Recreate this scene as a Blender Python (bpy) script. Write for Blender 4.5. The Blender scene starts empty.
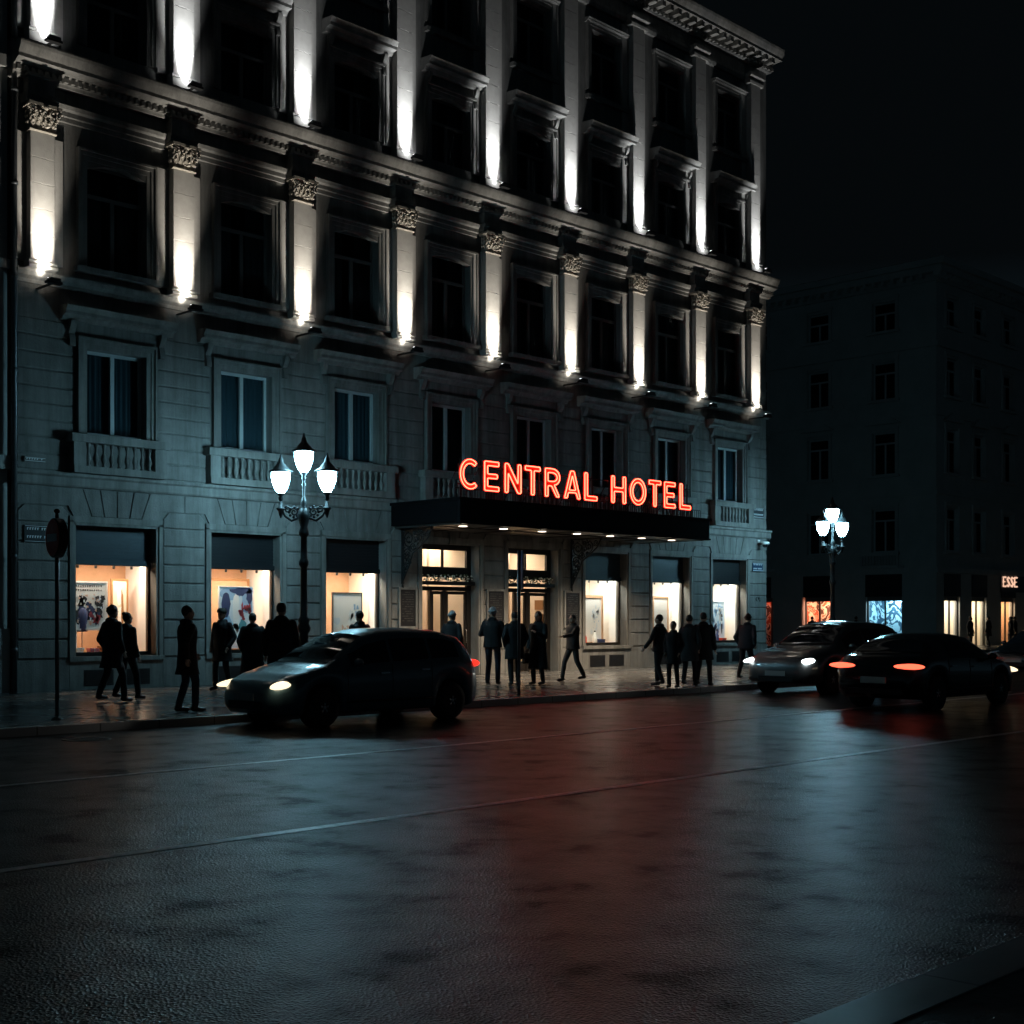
import bpy, bmesh, math, random
from mathutils import Vector, Matrix, Euler
R = math.radians
PI = math.pi
random.seed(7)
sc = bpy.context.scene
C = sc.collection
# ------------------------------------------------------------ camera, sky, exposure
cam = bpy.data.cameras.new('camera'); co = bpy.data.objects.new('camera', cam); C.objects.link(co)
co.location = (0, 0, 1.7); co.rotation_euler = (R(90), 0, R(-45.2))
cam.sensor_width = 36; cam.lens = 36*1341/1024; cam.shift_y = 107/1024; cam.clip_end = 2000; cam.clip_start = .05
sc.camera = co
w = bpy.data.worlds.new('World'); sc.world = w; w.use_nodes = True
nt = w.node_tree; nt.nodes.clear()
wo = nt.nodes.new('ShaderNodeOutputWorld'); bg = nt.nodes.new('ShaderNodeBackground')
tc = nt.nodes.new('ShaderNodeTexCoord'); sp = nt.nodes.new('ShaderNodeSeparateXYZ')
rp = nt.nodes.new('ShaderNodeValToRGB')          # night sky: town glow low down, near black above
nt.links.new(tc.outputs['Generated'], sp.inputs[0]); nt.links.new(sp.outputs['Z'], rp.inputs[0])
e = rp.color_ramp.elements
e[0].position = 0.0; e[0].color = (.013, .025, .033, 1)
e[1].position = .25; e[1].color = (.0014, .0022, .0027, 1)
nt.links.new(rp.outputs[0], bg.inputs[0]); bg.inputs[1].default_value = 1.0
nt.links.new(bg.outputs[0], wo.inputs[0])
sc.view_settings.view_transform = 'Standard'; sc.view_settings.look = 'None'
sc.view_settings.exposure = 0; sc.view_settings.gamma = 1
try:
    sc.cycles.use_light_tree = True; sc.cycles.max_bounces = 6; sc.cycles.sample_clamp_indirect = 4
    sc.cycles.caustics_reflective = False; sc.cycles.caustics_refractive = False
    sc.cycles.use_denoising = True
except Exception: pass

# ------------------------------------------------------------ materials
def mat(name, col, rough=.6, metal=0, emit=None, es=0, noise=None, bump=None, spec=.5, coat=0, streak=0):
    """noise=(scale, amount, col2)  bump=(scale, strength, distance)"""
    m = bpy.data.materials.new(name); m.use_nodes = True
    n = m.node_tree.nodes; l = m.node_tree.links
    b = n['Principled BSDF']
    b.inputs['Base Color'].default_value = (*col, 1); b.inputs['Roughness'].default_value = rough
    b.inputs['Metallic'].default_value = metal
    b.inputs['Specular IOR Level'].default_value = spec
    if coat: b.inputs['Coat Weight'].default_value = coat; b.inputs['Coat Roughness'].default_value = .06
    if emit: b.inputs['Emission Color'].default_value = (*emit, 1); b.inputs['Emission Strength'].default_value = es
    if noise or bump: g = n.new('ShaderNodeNewGeometry')
    if noise:
        a = n.new('ShaderNodeTexNoise'); a.inputs['Scale'].default_value = noise[0]; a.inputs['Detail'].default_value = 6
        a.inputs['Roughness'].default_value = .65
        l.new(g.outputs['Position'], a.inputs['Vector'])
        r = n.new('ShaderNodeValToRGB'); r.color_ramp.elements[0].position = .5-noise[1]; r.color_ramp.elements[1].position = .5+noise[1]
        r.color_ramp.elements[0].color = (*noise[2], 1); r.color_ramp.elements[1].color = (*col, 1)
        l.new(a.outputs['Fac'], r.inputs[0]); l.new(r.outputs[0], b.inputs['Base Color'])
    if streak:
        mp = n.new('ShaderNodeMapping'); mp.inputs['Scale'].default_value = (2.6, 2.6, .22); l.new(g.outputs['Position'], mp.inputs[0])
        a2 = n.new('ShaderNodeTexNoise'); a2.inputs['Scale'].default_value = 1.4; a2.inputs['Detail'].default_value = 7; a2.inputs['Roughness'].default_value = .7; l.new(mp.outputs[0], a2.inputs['Vector'])
        q = n.new('ShaderNodeMapRange'); q.inputs[1].default_value = .38; q.inputs[2].default_value = .6; q.inputs[3].default_value = 1-streak; q.inputs[4].default_value = 1; l.new(a2.outputs['Fac'], q.inputs[0])
        mx = n.new('ShaderNodeMix'); mx.data_type = 'RGBA'; mx.blend_type = 'MULTIPLY'; mx.inputs[0].default_value = 1
        l.new(r.outputs[0], mx.inputs[6]); l.new(q.outputs[0], mx.inputs[7]); l.new(mx.outputs[2], b.inputs['Base Color'])
    if bump:
        a = n.new('ShaderNodeTexNoise'); a.inputs['Scale'].default_value = bump[0]; a.inputs['Detail'].default_value = 4
        l.new(g.outputs['Position'], a.inputs['Vector'])
        bp = n.new('ShaderNodeBump'); bp.inputs['Strength'].default_value = bump[1]; bp.inputs['Distance'].default_value = bump[2]
        l.new(a.outputs['Fac'], bp.inputs['Height']); l.new(bp.outputs[0], b.inputs['Normal'])
    return m
def glassmat(name, tint=(.5, .55, .6), refl=.12, rough=.02):
    m = bpy.data.materials.new(name); m.use_nodes = True; n = m.node_tree.nodes; l = m.node_tree.links; n.clear()
    o = n.new('ShaderNodeOutputMaterial'); mx = n.new('ShaderNodeMixShader'); t = n.new('ShaderNodeBsdfTransparent'); g = n.new('ShaderNodeBsdfGlossy')
    fr = n.new('ShaderNodeLayerWeight'); fr.inputs[0].default_value = refl
    t.inputs[0].default_value = (*tint, 1); g.inputs['Roughness'].default_value = rough
    l.new(fr.outputs['Fresnel'], mx.inputs[0]); l.new(t.outputs[0], mx.inputs[1]); l.new(g.outputs[0], mx.inputs[2]); l.new(mx.outputs[0], o.inputs[0])
    return m
M = {}
M['stone'] = mat('facade_stone', (.25, .25, .24), .8, noise=(1.6, .28, (.15, .15, .14)), bump=(35, .35, .02), streak=.4)
M['stone2'] = mat('rusticated_stone', (.27, .268, .255), .8, noise=(2.3, .25, (.17, .168, .16)), bump=(28, .5, .02), streak=.38)
M['pil'] = mat('pilaster_stone', (.42, .41, .39), .7, noise=(5, .3, (.31, .3, .28)), bump=(40, .3, .015))
M['carved'] = mat('carved_stone', (.38, .35, .3), .7, noise=(9, .25, (.22, .2, .17)))
M['trim'] = mat('trim_stone', (.28, .278, .265), .75, noise=(3, .3, (.18, .178, .165)), bump=(30, .3, .015), streak=.4)
M['farstone'] = mat('far_stone', (.5, .51, .5), .85, noise=(.8, .3, (.36, .37, .36)))
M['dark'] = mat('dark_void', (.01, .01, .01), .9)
M['blind'] = mat('blind_blue_grey', (.02, .045, .065), .5, noise=(6, .3, (.014, .03, .045)))
M['blindk'] = mat('blind_black', (.010, .012, .015), .5)
M['wood'] = mat('dark_door_wood', (.02, .016, .013), .4, noise=(12, .3, (.012, .01, .008)))
M['frame_pale'] = mat('pale_window_paint', (.42, .47, .48), .5)
M['frame_dark'] = mat('dark_window_paint', (.13, .13, .125), .5)
M['glass'] = glassmat('window_glass', (.75, .8, .82), .12)
M['shopglass'] = glassmat('shop_glass', (.93, .95, .95), .05)
M['curtain'] = mat('curtain_cloth', (.05, .085, .10), .9)
M['curtain_d'] = mat('dark_curtain_cloth', (.10, .10, .10), .9)
M['iron'] = mat('cast_iron', (.02, .023, .025), .45, .2, bump=(60, .2, .01))
M['steel'] = mat('galvanised_pole', (.11, .12, .13), .45, .6)
M['black'] = mat('black_metal', (.012, .013, .015), .4, .2)
M['canopy'] = mat('canopy_metal', (.006, .006, .007), .8, 0, noise=(4, .3, (.004, .004, .005)), spec=.06)
M['soffit'] = mat('canopy_soffit', (.05, .048, .045), .3, .3)
M['lantern'] = mat('lantern_glass', (.9, .95, 1), .3, emit=(.37, .80, 1.0), es=84)
M['downlight'] = mat('downlight_lens', (1, .9, .8), .3, emit=(1, .84, .66), es=5)
M['uplens'] = mat('floodlight_lens', (1, 1, 1), .3, emit=(.95, .97, 1), es=3)
M['neon'] = mat('neon_tube', (.9, .3, .15), .3, emit=(1, .066, .036), es=11.5)
M['letter'] = mat('red_letter_face', (.5, .05, .025), .5)
M['tan'] = mat('shop_tan_wall', (.62, .37, .24), .8, noise=(7, .3, (.5, .31, .17)))
M['cream'] = mat('shop_cream_wall', (.86, .77, .64), .8, noise=(2, .3, (.78, .68, .55)))
M['white'] = mat('white_display', (.88, .88, .86), .6)
M['timber'] = mat('display_timber', (.33, .17, .07), .6)
M['asph_text'] = mat('sign_text_white', (.85, .87, .87), .6)
M['plaque'] = mat('blue_enamel', (.015, .05, .10), .3)
M['plaqued'] = mat('dark_enamel', (.03, .035, .04), .35)
M['red'] = mat('sign_red', (.8, .07, .045), .35)
M['board'] = mat('menu_board_black', (.012, .012, .014), .45)
M['chalk'] = mat('menu_lettering', (.10, .095, .09), .8)
M['grille'] = mat('vent_grille', (.02, .02, .022), .5)
M['skin'] = mat('skin', (.42, .26, .19), .6)
M['hairb'] = mat('hair_dark', (.02, .015, .012), .6)
M['hairg'] = mat('hair_grey', (.32, .32, .32), .6)
M['tyre'] = mat('tyre_rubber', (.015, .015, .016), .7)
M['rim'] = mat('alloy_rim', (.75, .78, .8), .5, .1)
M['carglass'] = mat('tinted_car_glass', (.012, .016, .02), .05, 0, spec=.8)
M['chrome'] = mat('chrome_trim', (.6, .62, .64), .2, 1)
M['plate'] = mat('number_plate', (.55, .56, .54), .5)
M['tree'] = mat('flower_white', (.7, .68, .6), .7)
M['leaf'] = mat('leaf_green', (.05, .08, .03), .7)

def wet_asphalt():
    m = bpy.data.materials.new('wet_asphalt'); m.use_nodes = True; n = m.node_tree.nodes; l = m.node_tree.links
    b = n['Principled BSDF']; g = n.new('ShaderNodeNewGeometry')
    def noise(s, d=3, r=.5):
        a = n.new('ShaderNodeTexNoise'); a.inputs['Scale'].default_value = s; a.inputs['Detail'].default_value = d; a.inputs['Roughness'].default_value = r
        l.new(g.outputs['Position'], a.inputs['Vector']); return a
    def mr(src, a0, a1, b0, b1):
        q = n.new('ShaderNodeMapRange'); q.inputs[1].default_value = a0; q.inputs[2].default_value = a1; q.inputs[3].default_value = b0; q.inputs[4].default_value = b1
        l.new(src, q.inputs[0]); return q
    big = noise(.3, 2); fine = noise(65, 3, .7); mid = noise(7, 2)
    vor = n.new('ShaderNodeTexVoronoi'); vor.inputs['Scale'].default_value = 64; l.new(g.outputs['Position'], vor.inputs['Vector'])
    rmp = n.new('ShaderNodeValToRGB'); rmp.color_ramp.elements[0].color = (.004, .0043, .005, 1); rmp.color_ramp.elements[1].color = (.018, .019, .021, 1)
    rmp.color_ramp.elements[0].position = .3; rmp.color_ramp.elements[1].position = .75
    l.new(fine.outputs['Fac'], rmp.inputs[0]); l.new(rmp.outputs[0], b.inputs['Base Color'])
    ro = mr(big.outputs['Fac'], .25, .75, .281, .30); l.new(ro.outputs[0], b.inputs['Roughness'])
    wet = noise(1.7, 5, .6); sl = mr(wet.outputs['Fac'], .36, .64, .01, .14); l.new(sl.outputs[0], b.inputs['Specular IOR Level'])
    b1 = n.new('ShaderNodeBump'); b1.inputs['Strength'].default_value = 1; b1.inputs['Distance'].default_value = .0065
    l.new(vor.outputs['Distance'], b1.inputs['Height'])
    b2 = n.new('ShaderNodeBump'); b2.inputs['Strength'].default_value = .12; b2.inputs['Distance'].default_value = .006
    l.new(mid.outputs['Fac'], b2.inputs['Height']); l.new(b1.outputs[0], b2.inputs['Normal'])
    l.new(b2.outputs[0], b.inputs['Normal'])
    return m
M['road'] = wet_asphalt()
def paving(name, c1, c2, mortar, bw, bh, rough=(.18, .4)):
    m = bpy.data.materials.new(name); m.use_nodes = True; n = m.node_tree.nodes; l = m.node_tree.links
    b = n['Principled BSDF']; g = n.new('ShaderNodeNewGeometry')
    br = n.new('ShaderNodeTexBrick'); br.inputs['Color1'].default_value = (*c1, 1); br.inputs['Color2'].default_value = (*c2, 1); br.inputs['Mortar'].default_value = (*mortar, 1)
    br.inputs['Scale'].default_value = 1; br.inputs['Brick Width'].default_value = bw; br.inputs['Row Height'].default_value = bh; br.inputs['Mortar Size'].default_value = .012
    l.new(g.outputs['Position'], br.inputs['Vector']); l.new(br.outputs['Color'], b.inputs['Base Color'])
    a = n.new('ShaderNodeTexNoise'); a.inputs['Scale'].default_value = 1.3; a.inputs['Detail'].default_value = 5; l.new(g.outputs['Position'], a.inputs['Vector'])
    q = n.new('ShaderNodeMapRange'); q.inputs[1].default_value = .35; q.inputs[2].default_value = .65; q.inputs[3].default_value = rough[0]; q.inputs[4].default_value = rough[1]
    l.new(a.outputs['Fac'], q.inputs[0]); l.new(q.outputs[0], b.inputs['Roughness'])
    a2 = n.new('ShaderNodeTexNoise'); a2.inputs['Scale'].default_value = 14; l.new(g.outputs['Position'], a2.inputs['Vector'])
    bp = n.new('ShaderNodeBump'); bp.inputs['Strength'].default_value = .3; bp.inputs['Distance'].default_value = .006; l.new(a2.outputs['Fac'], bp.inputs['Height'])
    bp2 = n.new('ShaderNodeBump'); bp2.invert = True; bp2.inputs['Strength'].default_value = .3; bp2.inputs['Distance'].default_value = .004
    l.new(br.outputs['Fac'], bp2.inputs['Height']); l.new(bp.outputs[0], bp2.inputs['Normal']); l.new(bp2.outputs[0], b.inputs['Normal'])
    return m
M['paving'] = paving('wet_paving', (.085, .085, .083), (.078, .079, .078), (.055, .055, .055), .8, .4, (.14, .34))
M['kerb'] = paving('granite_kerb', (.26, .26, .26), (.21, .21, .22), (.06, .06, .06), 1.0, 5, (.3, .5))
M['paint'] = mat('worn_road_paint', (.62, .62, .60), .45, noise=(14, .22, (.16, .16, .16)))
def poster_mat(name, cols, scale, seed=0.0, stretch=(1, 1, 1)):
    m = bpy.data.materials.new(name); m.use_nodes = True; n = m.node_tree.nodes; l = m.node_tree.links
    b = n['Principled BSDF']; g = n.new('ShaderNodeTexCoord'); mp = n.new('ShaderNodeMapping')
    mp.inputs['Location'].default_value = (seed, seed*1.7, seed*.3); mp.inputs['Scale'].default_value = stretch
    a = n.new('ShaderNodeTexNoise'); a.inputs['Scale'].default_value = scale; a.inputs['Detail'].default_value = 3; a.inputs['Distortion'].default_value = 1.2
    r = n.new('ShaderNodeValToRGB'); r.color_ramp.interpolation = 'CONSTANT'
    while len(r.color_ramp.elements) < len(cols): r.color_ramp.elements.new(.5)
    for i, c in enumerate(cols):
        r.color_ramp.elements[i].position = .0 if i == 0 else .36+.30*(i-1)/max(1, len(cols)-2); r.color_ramp.elements[i].color = (*c, 1)
    l.new(g.outputs['Object'], mp.inputs[0]); l.new(mp.outputs[0], a.inputs['Vector']); l.new(a.outputs['Fac'], r.inputs[0]); l.new(r.outputs[0], b.inputs['Base Color'])
    b.inputs['Roughness'].default_value = .6
    return m

# ------------------------------------------------------------ mesh builder
class MB:
    def __init__(s): s.v = []; s.f = []; s.sm = []
    def add(s, vs, fs, smooth=False):
        o = len(s.v); s.v += [tuple(p) for p in vs]; s.f += [tuple(i+o for i in f) for f in fs]; s.sm += [smooth]*len(fs); return s
    def box(s, x0, x1, y0, y1, z0, z1):
        return s.add([(x0,y0,z0),(x1,y0,z0),(x1,y1,z0),(x0,y1,z0),(x0,y0,z1),(x1,y0,z1),(x1,y1,z1),(x0,y1,z1)],
                     [(0,3,2,1),(4,5,6,7),(0,1,5,4),(1,2,6,5),(2,3,7,6),(3,0,4,7)])
    def block(s, x0, x1, z0, z1, yb, yf, c=.02):      # rusticated stone, chamfered edges round its front (front = lower y)
        return s.prism_y([(x0,z0),(x1,z0),(x1,z1),(x0,z1)], yb, yf, c)
    def prism_y(s, pts, yb, yf, c=0):                  # polygon in (x,z), counter-clockwise seen from -Y
        n = len(pts)
        if c:
            cx = sum(p[0] for p in pts)/n; cz = sum(p[1] for p in pts)/n
            hx = max(abs(p[0]-cx) for p in pts); hz = max(abs(p[1]-cz) for p in pts)
            ins = [(cx+(p[0]-cx)*(1-c/max(hx, c*2)), cz+(p[1]-cz)*(1-c/max(hz, c*2))) for p in pts]
            vs = [(p[0],yb,p[1]) for p in pts]+[(p[0],yf+c,p[1]) for p in pts]+[(p[0],yf,p[1]) for p in ins]
            fs = [tuple(range(2*n, 3*n))]+[(i,(i+1)%n,n+(i+1)%n,n+i) for i in range(n)]+[(n+i,n+(i+1)%n,2*n+(i+1)%n,2*n+i) for i in range(n)]
        else:
            vs = [(p[0],yb,p[1]) for p in pts]+[(p[0],yf,p[1]) for p in pts]
            fs = [tuple(range(n, 2*n)), tuple(range(n-1, -1, -1))]+[(i,(i+1)%n,n+(i+1)%n,n+i) for i in range(n)]
        return s.add(vs, fs)
    def prism_x(s, pts, x0, x1):                       # polygon in (y,z)
        n = len(pts)
        vs = [(x0,p[0],p[1]) for p in pts]+[(x1,p[0],p[1]) for p in pts]
        return s.add(vs, [tuple(range(n-1, -1, -1)), tuple(range(n, 2*n))]+[(i,(i+1)%n,n+(i+1)%n,n+i) for i in range(n)])
    def lathe(s, prof, c=(0,0,0), n=14, smooth=True, M=None):
        vs = []; fs = []
        for r, z in prof:
            for k in range(n):
                a = 2*PI*k/n; p = Vector((r*math.cos(a), r*math.sin(a), z))
                if M: p = M @ p
                vs.append((p.x+c[0], p.y+c[1], p.z+c[2]))
        m = len(prof)
        for i in range(m-1):
            for k in range(n):
                fs.append((i*n+k, i*n+(k+1)%n, (i+1)*n+(k+1)%n, (i+1)*n+k))
        fs.append(tuple(range(n-1, -1, -1))); fs.append(tuple((m-1)*n+k for k in range(n)))
        return s.add(vs, fs, smooth)
    def tube(s, pts, r, n=8, closed=False, smooth=True):
        pts = [Vector(p) for p in pts]; m = len(pts); rs = r if isinstance(r, (list, tuple)) else [r]*m
        vs = []; fs = []; up = None
        for i, p in enumerate(pts):
            a = pts[(i-1) % m] if (closed or i > 0) else p; b = pts[(i+1) % m] if (closed or i < m-1) else p
            t = (b-a)
            if t.length < 1e-7: t = Vector((0, 0, 1))
            t.normalize()
            if up is None: up = Vector((0, 0, 1)) if abs(t.z) < .9 else Vector((1, 0, 0))
            u = up-t*up.dot(t)
            if u.length < 1e-5: u = t.orthogonal()
            u.normalize(); up = u; v = t.cross(u)
            for k in range(n):
                an = 2*PI*k/n; q = p+(u*math.cos(an)+v*math.sin(an))*rs[i]; vs.append(q)
        for i in range(m if closed else m-1):
            j = (i+1) % m
            for k in range(n): fs.append((i*n+k, i*n+(k+1)%n, j*n+(k+1)%n, j*n+k))
        if not closed: fs.append(tuple(range(n-1, -1, -1))); fs.append(tuple((m-1)*n+k for k in range(n)))
        return s.add(vs, fs, smooth)
    def ell(s, c, r, rot=None, nu=12, nv=8):
        vs = []; fs = []; c = Vector(c); Mx = rot if rot else Matrix.Identity(3)
        vs.append(c+Mx @ Vector((0,0,-r[2])))
        for j in range(1, nv):
            ph = -PI/2+PI*j/nv
            for k in range(nu):
                a = 2*PI*k/nu; vs.append(c+Mx @ Vector((r[0]*math.cos(ph)*math.cos(a), r[1]*math.cos(ph)*math.sin(a), r[2]*math.sin(ph))))
        vs.append(c+Mx @ Vector((0,0,r[2])))
        for k in range(nu):
            fs.append((0, 1+(k+1)%nu, 1+k))
            for j in range(nv-2): a = 1+j*nu; fs.append((a+k, a+(k+1)%nu, a+nu+(k+1)%nu, a+nu+k))
            a = 1+(nv-2)*nu; fs.append((a+k, a+(k+1)%nu, len(vs)-1))
        return s.add(vs, fs, True)
    def cap(s, a, b, ra, rb, n=10):                    # tapered capsule
        a = Vector(a); b = Vector(b); t = (b-a).normalized(); u = t.orthogonal().normalized(); v = t.cross(u)
        rings = []
        for th in (-80, -45): rings.append((a+t*ra*math.sin(R(th)), ra*math.cos(R(th))))
        rings += [(a, ra), (b, rb)]
        for th in (45, 80): rings.append((b+t*rb*math.sin(R(th)), rb*math.cos(R(th))))
        vs = [p+(u*math.cos(2*PI*k/n)+v*math.sin(2*PI*k/n))*r for p, r in rings for k in range(n)]; m = len(rings)
        fs = [(i*n+k, i*n+(k+1)%n, (i+1)*n+(k+1)%n, (i+1)*n+k) for i in range(m-1) for k in range(n)]
        fs += [tuple(range(n-1, -1, -1)), tuple((m-1)*n+k for k in range(n))]
        return s.add(vs, fs, True)
    def loft(s, rings, n=16):                          # rings: (cx, cy, z, rx, ry)
        vs = [(cx+rx*math.cos(2*PI*k/n), cy+ry*math.sin(2*PI*k/n), z) for cx, cy, z, rx, ry in rings for k in range(n)]; m = len(rings)
        fs = [(i*n+k, i*n+(k+1)%n, (i+1)*n+(k+1)%n, (i+1)*n+k) for i in range(m-1) for k in range(n)]
        fs += [tuple(range(n-1, -1, -1)), tuple((m-1)*n+k for k in range(n))]
        return s.add(vs, fs, True)
    def mesh(s, name, mt):
        me = bpy.data.meshes.new(name); me.from_pydata([tuple(v) for v in s.v], [], s.f)
        me.polygons.foreach_set('use_smooth', s.sm)
        if mt is not None: me.materials.append(mt)
        me.update(); return me
    def obj(s, name, mt, parent=None, loc=None, rot=None):
        o = bpy.data.objects.new(name, s.mesh(name, mt)); C.objects.link(o)
        if parent: o.parent = parent
        if loc: o.location = loc
        if rot: o.rotation_euler = rot
        return o
def fix(o):      # consistent outward normals
    bm = bmesh.new(); bm.from_mesh(o.data); bmesh.ops.recalc_face_normals(bm, faces=bm.faces); bm.to_mesh(o.data); bm.free(); return o
def bevel(o, wd=.01, seg=2):
    b = o.modifiers.new('bevel', 'BEVEL'); b.width = wd; b.segments = seg; b.limit_method = 'ANGLE'; return o
def tag(o, label, cat, group=None, kind=None):
    o['label'] = label; o['category'] = cat
    if group: o['group'] = group
    if kind: o['kind'] = kind
    return o
def thing(name, label, cat, loc=(0,0,0), rz=0, group=None):
    o = bpy.data.objects.new(name, None); C.objects.link(o); o.location = loc; o.rotation_euler = (0, 0, rz); o.empty_display_size = .2
    return tag(o, label, cat, group)
def struct(name, mb, m, label, cat): o = mb.obj(name, m); tag(o, label, cat); o['kind'] = 'structure'; return o
def kids(o): return [c for c in C.objects if c.parent == o]
def dup(o, parent=None, loc=None, rz=None):
    c = o.copy(); C.objects.link(c); c.parent = parent
    if loc is not None: c.location = loc
    if rz is not None: c.rotation_euler = (0, 0, rz)
    for k in kids(o): dup(k, c)
    return c
def lamp(name, kind, loc, energy, col, parent=None, rot=(0,0,0), **kw):
    d = bpy.data.lights.new(name, kind); d.energy = energy; d.color = col
    for k, v in kw.items(): setattr(d, k, v)
    o = bpy.data.objects.new(name, d); C.objects.link(o); o.location = loc; o.rotation_euler = rot
    if parent: o.parent = parent
    return o
ORD = ['first', 'second', 'third', 'fourth', 'fifth', 'sixth', 'seventh', 'eighth', 'ninth']

# ------------------------------------------------------------ ground
KY = 18.7          # far kerb line
PZ = .12
struct('road', MB().box(-300, 500, -200, 400, -.6, 0), M['road'], 'wet black asphalt road running past the hotel', 'road')
struct('pavement', MB().box(-60, 46.5, KY+.2, 60, -.1, PZ), M['paving'], 'wet stone paved footway in front of the hotel', 'pavement')
struct('kerb', MB().box(-60, 46.7, KY, KY+.2, -.1, PZ+.006).box(46.5, 46.7, KY+.2, 60, -.1, PZ+.006), M['kerb'], 'dark granite kerb edging the hotel pavement', 'kerb')
struct('far_pavement', MB().box(66, 160, 31, 120, -.1, PZ), M['paving'], 'dark paved footway round the far corner building', 'pavement')
struct('near_pavement', MB().box(-60, 160, -30, 2.63, -.1, PZ), M['paving'], 'dark paved footway at the lower right edge', 'pavement')
struct('near_kerb', MB().box(-60, 160, 2.63, 2.9, -.1, PZ+.006), M['kerb'], 'pale granite kerb crossing the lower right corner', 'kerb')
ln = MB().box(-60, 160, 8.75, 8.87, .0, .004)
struct('lane_line', ln, M['paint'], 'thin worn white lane line across the middle of the road', 'road marking')
ln = MB().box(-60, 160, 13.25, 13.36, .0, .004)
struct('lane_line', ln, M['paint'], 'faint worn white lane line nearer the hotel kerb', 'road marking')
g = thing('drain_cover', 'small oval iron drain cover in the gutter near the no entry sign', 'drain cover', (9.2, 17.6, 0))
MB().lathe([(.34, 0), (.34, .006), (.30, .008), (.0, .008)], n=24).obj('rim', M['iron'], g)
mb = MB()
for k in range(-4, 5): mb.box(-.22, .22, k*.06-.012, k*.06+.012, .008, .013)
mb.obj('grate', M['black'], g)

# ------------------------------------------------------------ the hotel
F = 27.9
P = [13.56, 17.07, 20.53, 23.95, 27.31, 30.68, 33.98, 37.33, 40.61]
CX = [(P[i]+P[i+1])/2 for i in range(8)]
PP = [p*.989 for p in P]          # pilaster axes
XL, XR = 12.95, 41.25
H = thing('hotel_building', 'tall ornate stone hotel with floodlit pilasters and lit shop windows', 'building', (0, 0, 0))
floors = [  # z0, z1, opening z0, z1, half width
    (.12, 4.62, .86, 3.83, 1.0), (4.62, 9.2, 5.84, 7.75, .74), (9.2, 13.9, 9.55, 11.95, .74),
    (13.9, 17.7, 14.5, 16.35, .74), (17.7, 22.3, 18.25, 20.2, .74)]
wall = MB()
for fi, (z0, z1, a, b, hw) in enumerate(floors):
    xs = XL
    for i, cx in enumerate(CX):
        h = hw; aa = a
        if fi == 0 and i in (3, 4): h = 1.08; aa = .12
        wall.box(xs, cx-h, F, F+.45, z0, z1)
        if aa > z0: wall.box(cx-h, cx+h, F, F+.45, z0, aa)
        wall.box(cx-h, cx+h, F, F+.45, b, z1)
        xs = cx+h
    wall.box(xs, XR, F, F+.45, z0, z1)
wall.box(XL, XL+.4, F+.45, 50, .12, 22.3).box(XR-.4, XR, F+.45, 50, .12, 22.3).box(XL, XR, 50, 50.4, .12, 22.3)
for z in (4.5, 9.0, 13.8, 17.6): wall.box(XL+.4, XR-.4, F+.45, 50, z, z+.12)
wall.obj('wall', M['stone'], H)
MB().box(XL+.3, XR-.3, F+.5, 50.2, 22.1, 22.38).obj('roof', M['farstone'], H)
MB().box(XL+.45, XR-.45, F+3.4, F+3.5, 4.62, 22.2).obj('interior_wall', M['dark'], H)  # near-black sheet, the dark of the unlit rooms put into its colour

def courses(mb, x0, x1, z0, z1, step, y, proud=.035, split=None):
    n = max(1, round((z1-z0)/step)); st = (z1-z0)/n
    for k in range(n):
        zz = z0+k*st
        if split:
            xm = x0+(x1-x0)*(split if k % 2 else 1-split); mb.block(x0, xm-.006, zz+.013, zz+st-.013, y, y-proud, .015); mb.block(xm+.006, x1, zz+.013, zz+st-.013, y, y-proud, .015)
        else: mb.block(x0, x1, zz+.014, zz+st-.014, y, y-proud, .018)
# ground floor rustication
rust = MB()
edges = [XL] + P[1:8] + [XR]
def pier_span(j):
    l = XL if j == 0 else CX[j-1]+(1.25 if j-1 in (3, 4) else 1.17)
    r = XR if j == 8 else CX[j]-(1.25 if j in (3, 4) else 1.17)
    return l+.02, r-.02
for j in range(9):
    l, r = pier_span(j)
    rust.box(l-.02, r+.02, F-.05, F, .12, .80)
    courses(rust, l, r, .82, 3.82, .43, F, .04)
    c = min(.14, (r-l)/4)
    rust.prism_y([(l, 3.83), (r, 3.83), (r, 4.04), (r-c, 4.19), (l+c, 4.19), (l, 4.04)], F, F-.04, .015)
for i, cx in enumerate(CX):                     # voussoirs over each opening
    xa, xb = [cx+k*.42 for k in range(-2, 3)], [cx+k*.31 for k in range(-2, 3)]
    lo, hi = 3.99, 4.60
    for k in range(4): rust.prism_y([(xb[k]+.008, lo), (xb[k+1]-.008, lo), (xa[k+1]-.008, hi), (xa[k]+.008, hi)], F, F-.04, .014)
    l = XL+.02 if i == 0 else P[i]+.01; r = XR-.02 if i == 7 else P[i+1]-.01
    rust.prism_y([(cx-1.06, lo), (xb[0]-.008, lo), (xa[0]-.008, hi), (l, hi), (l, 4.21), (cx-1.18, 4.21)], F, F-.038)
    rust.prism_y([(xb[4]+.008, lo), (cx+1.06, lo), (cx+1.18, 4.21), (r, 4.21), (r, hi), (xa[4]+.008, hi)], F, F-.038)
# first floor courses
for j in range(9):
    l = XL if j == 0 else CX[j-1]+1.02; r = XR if j == 8 else CX[j]-1.02
    courses(rust, l+.01, r-.01, 4.95, 8.25, .36, F, .03)
fix(rust.obj('rustication', M['stone2'], H))
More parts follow.
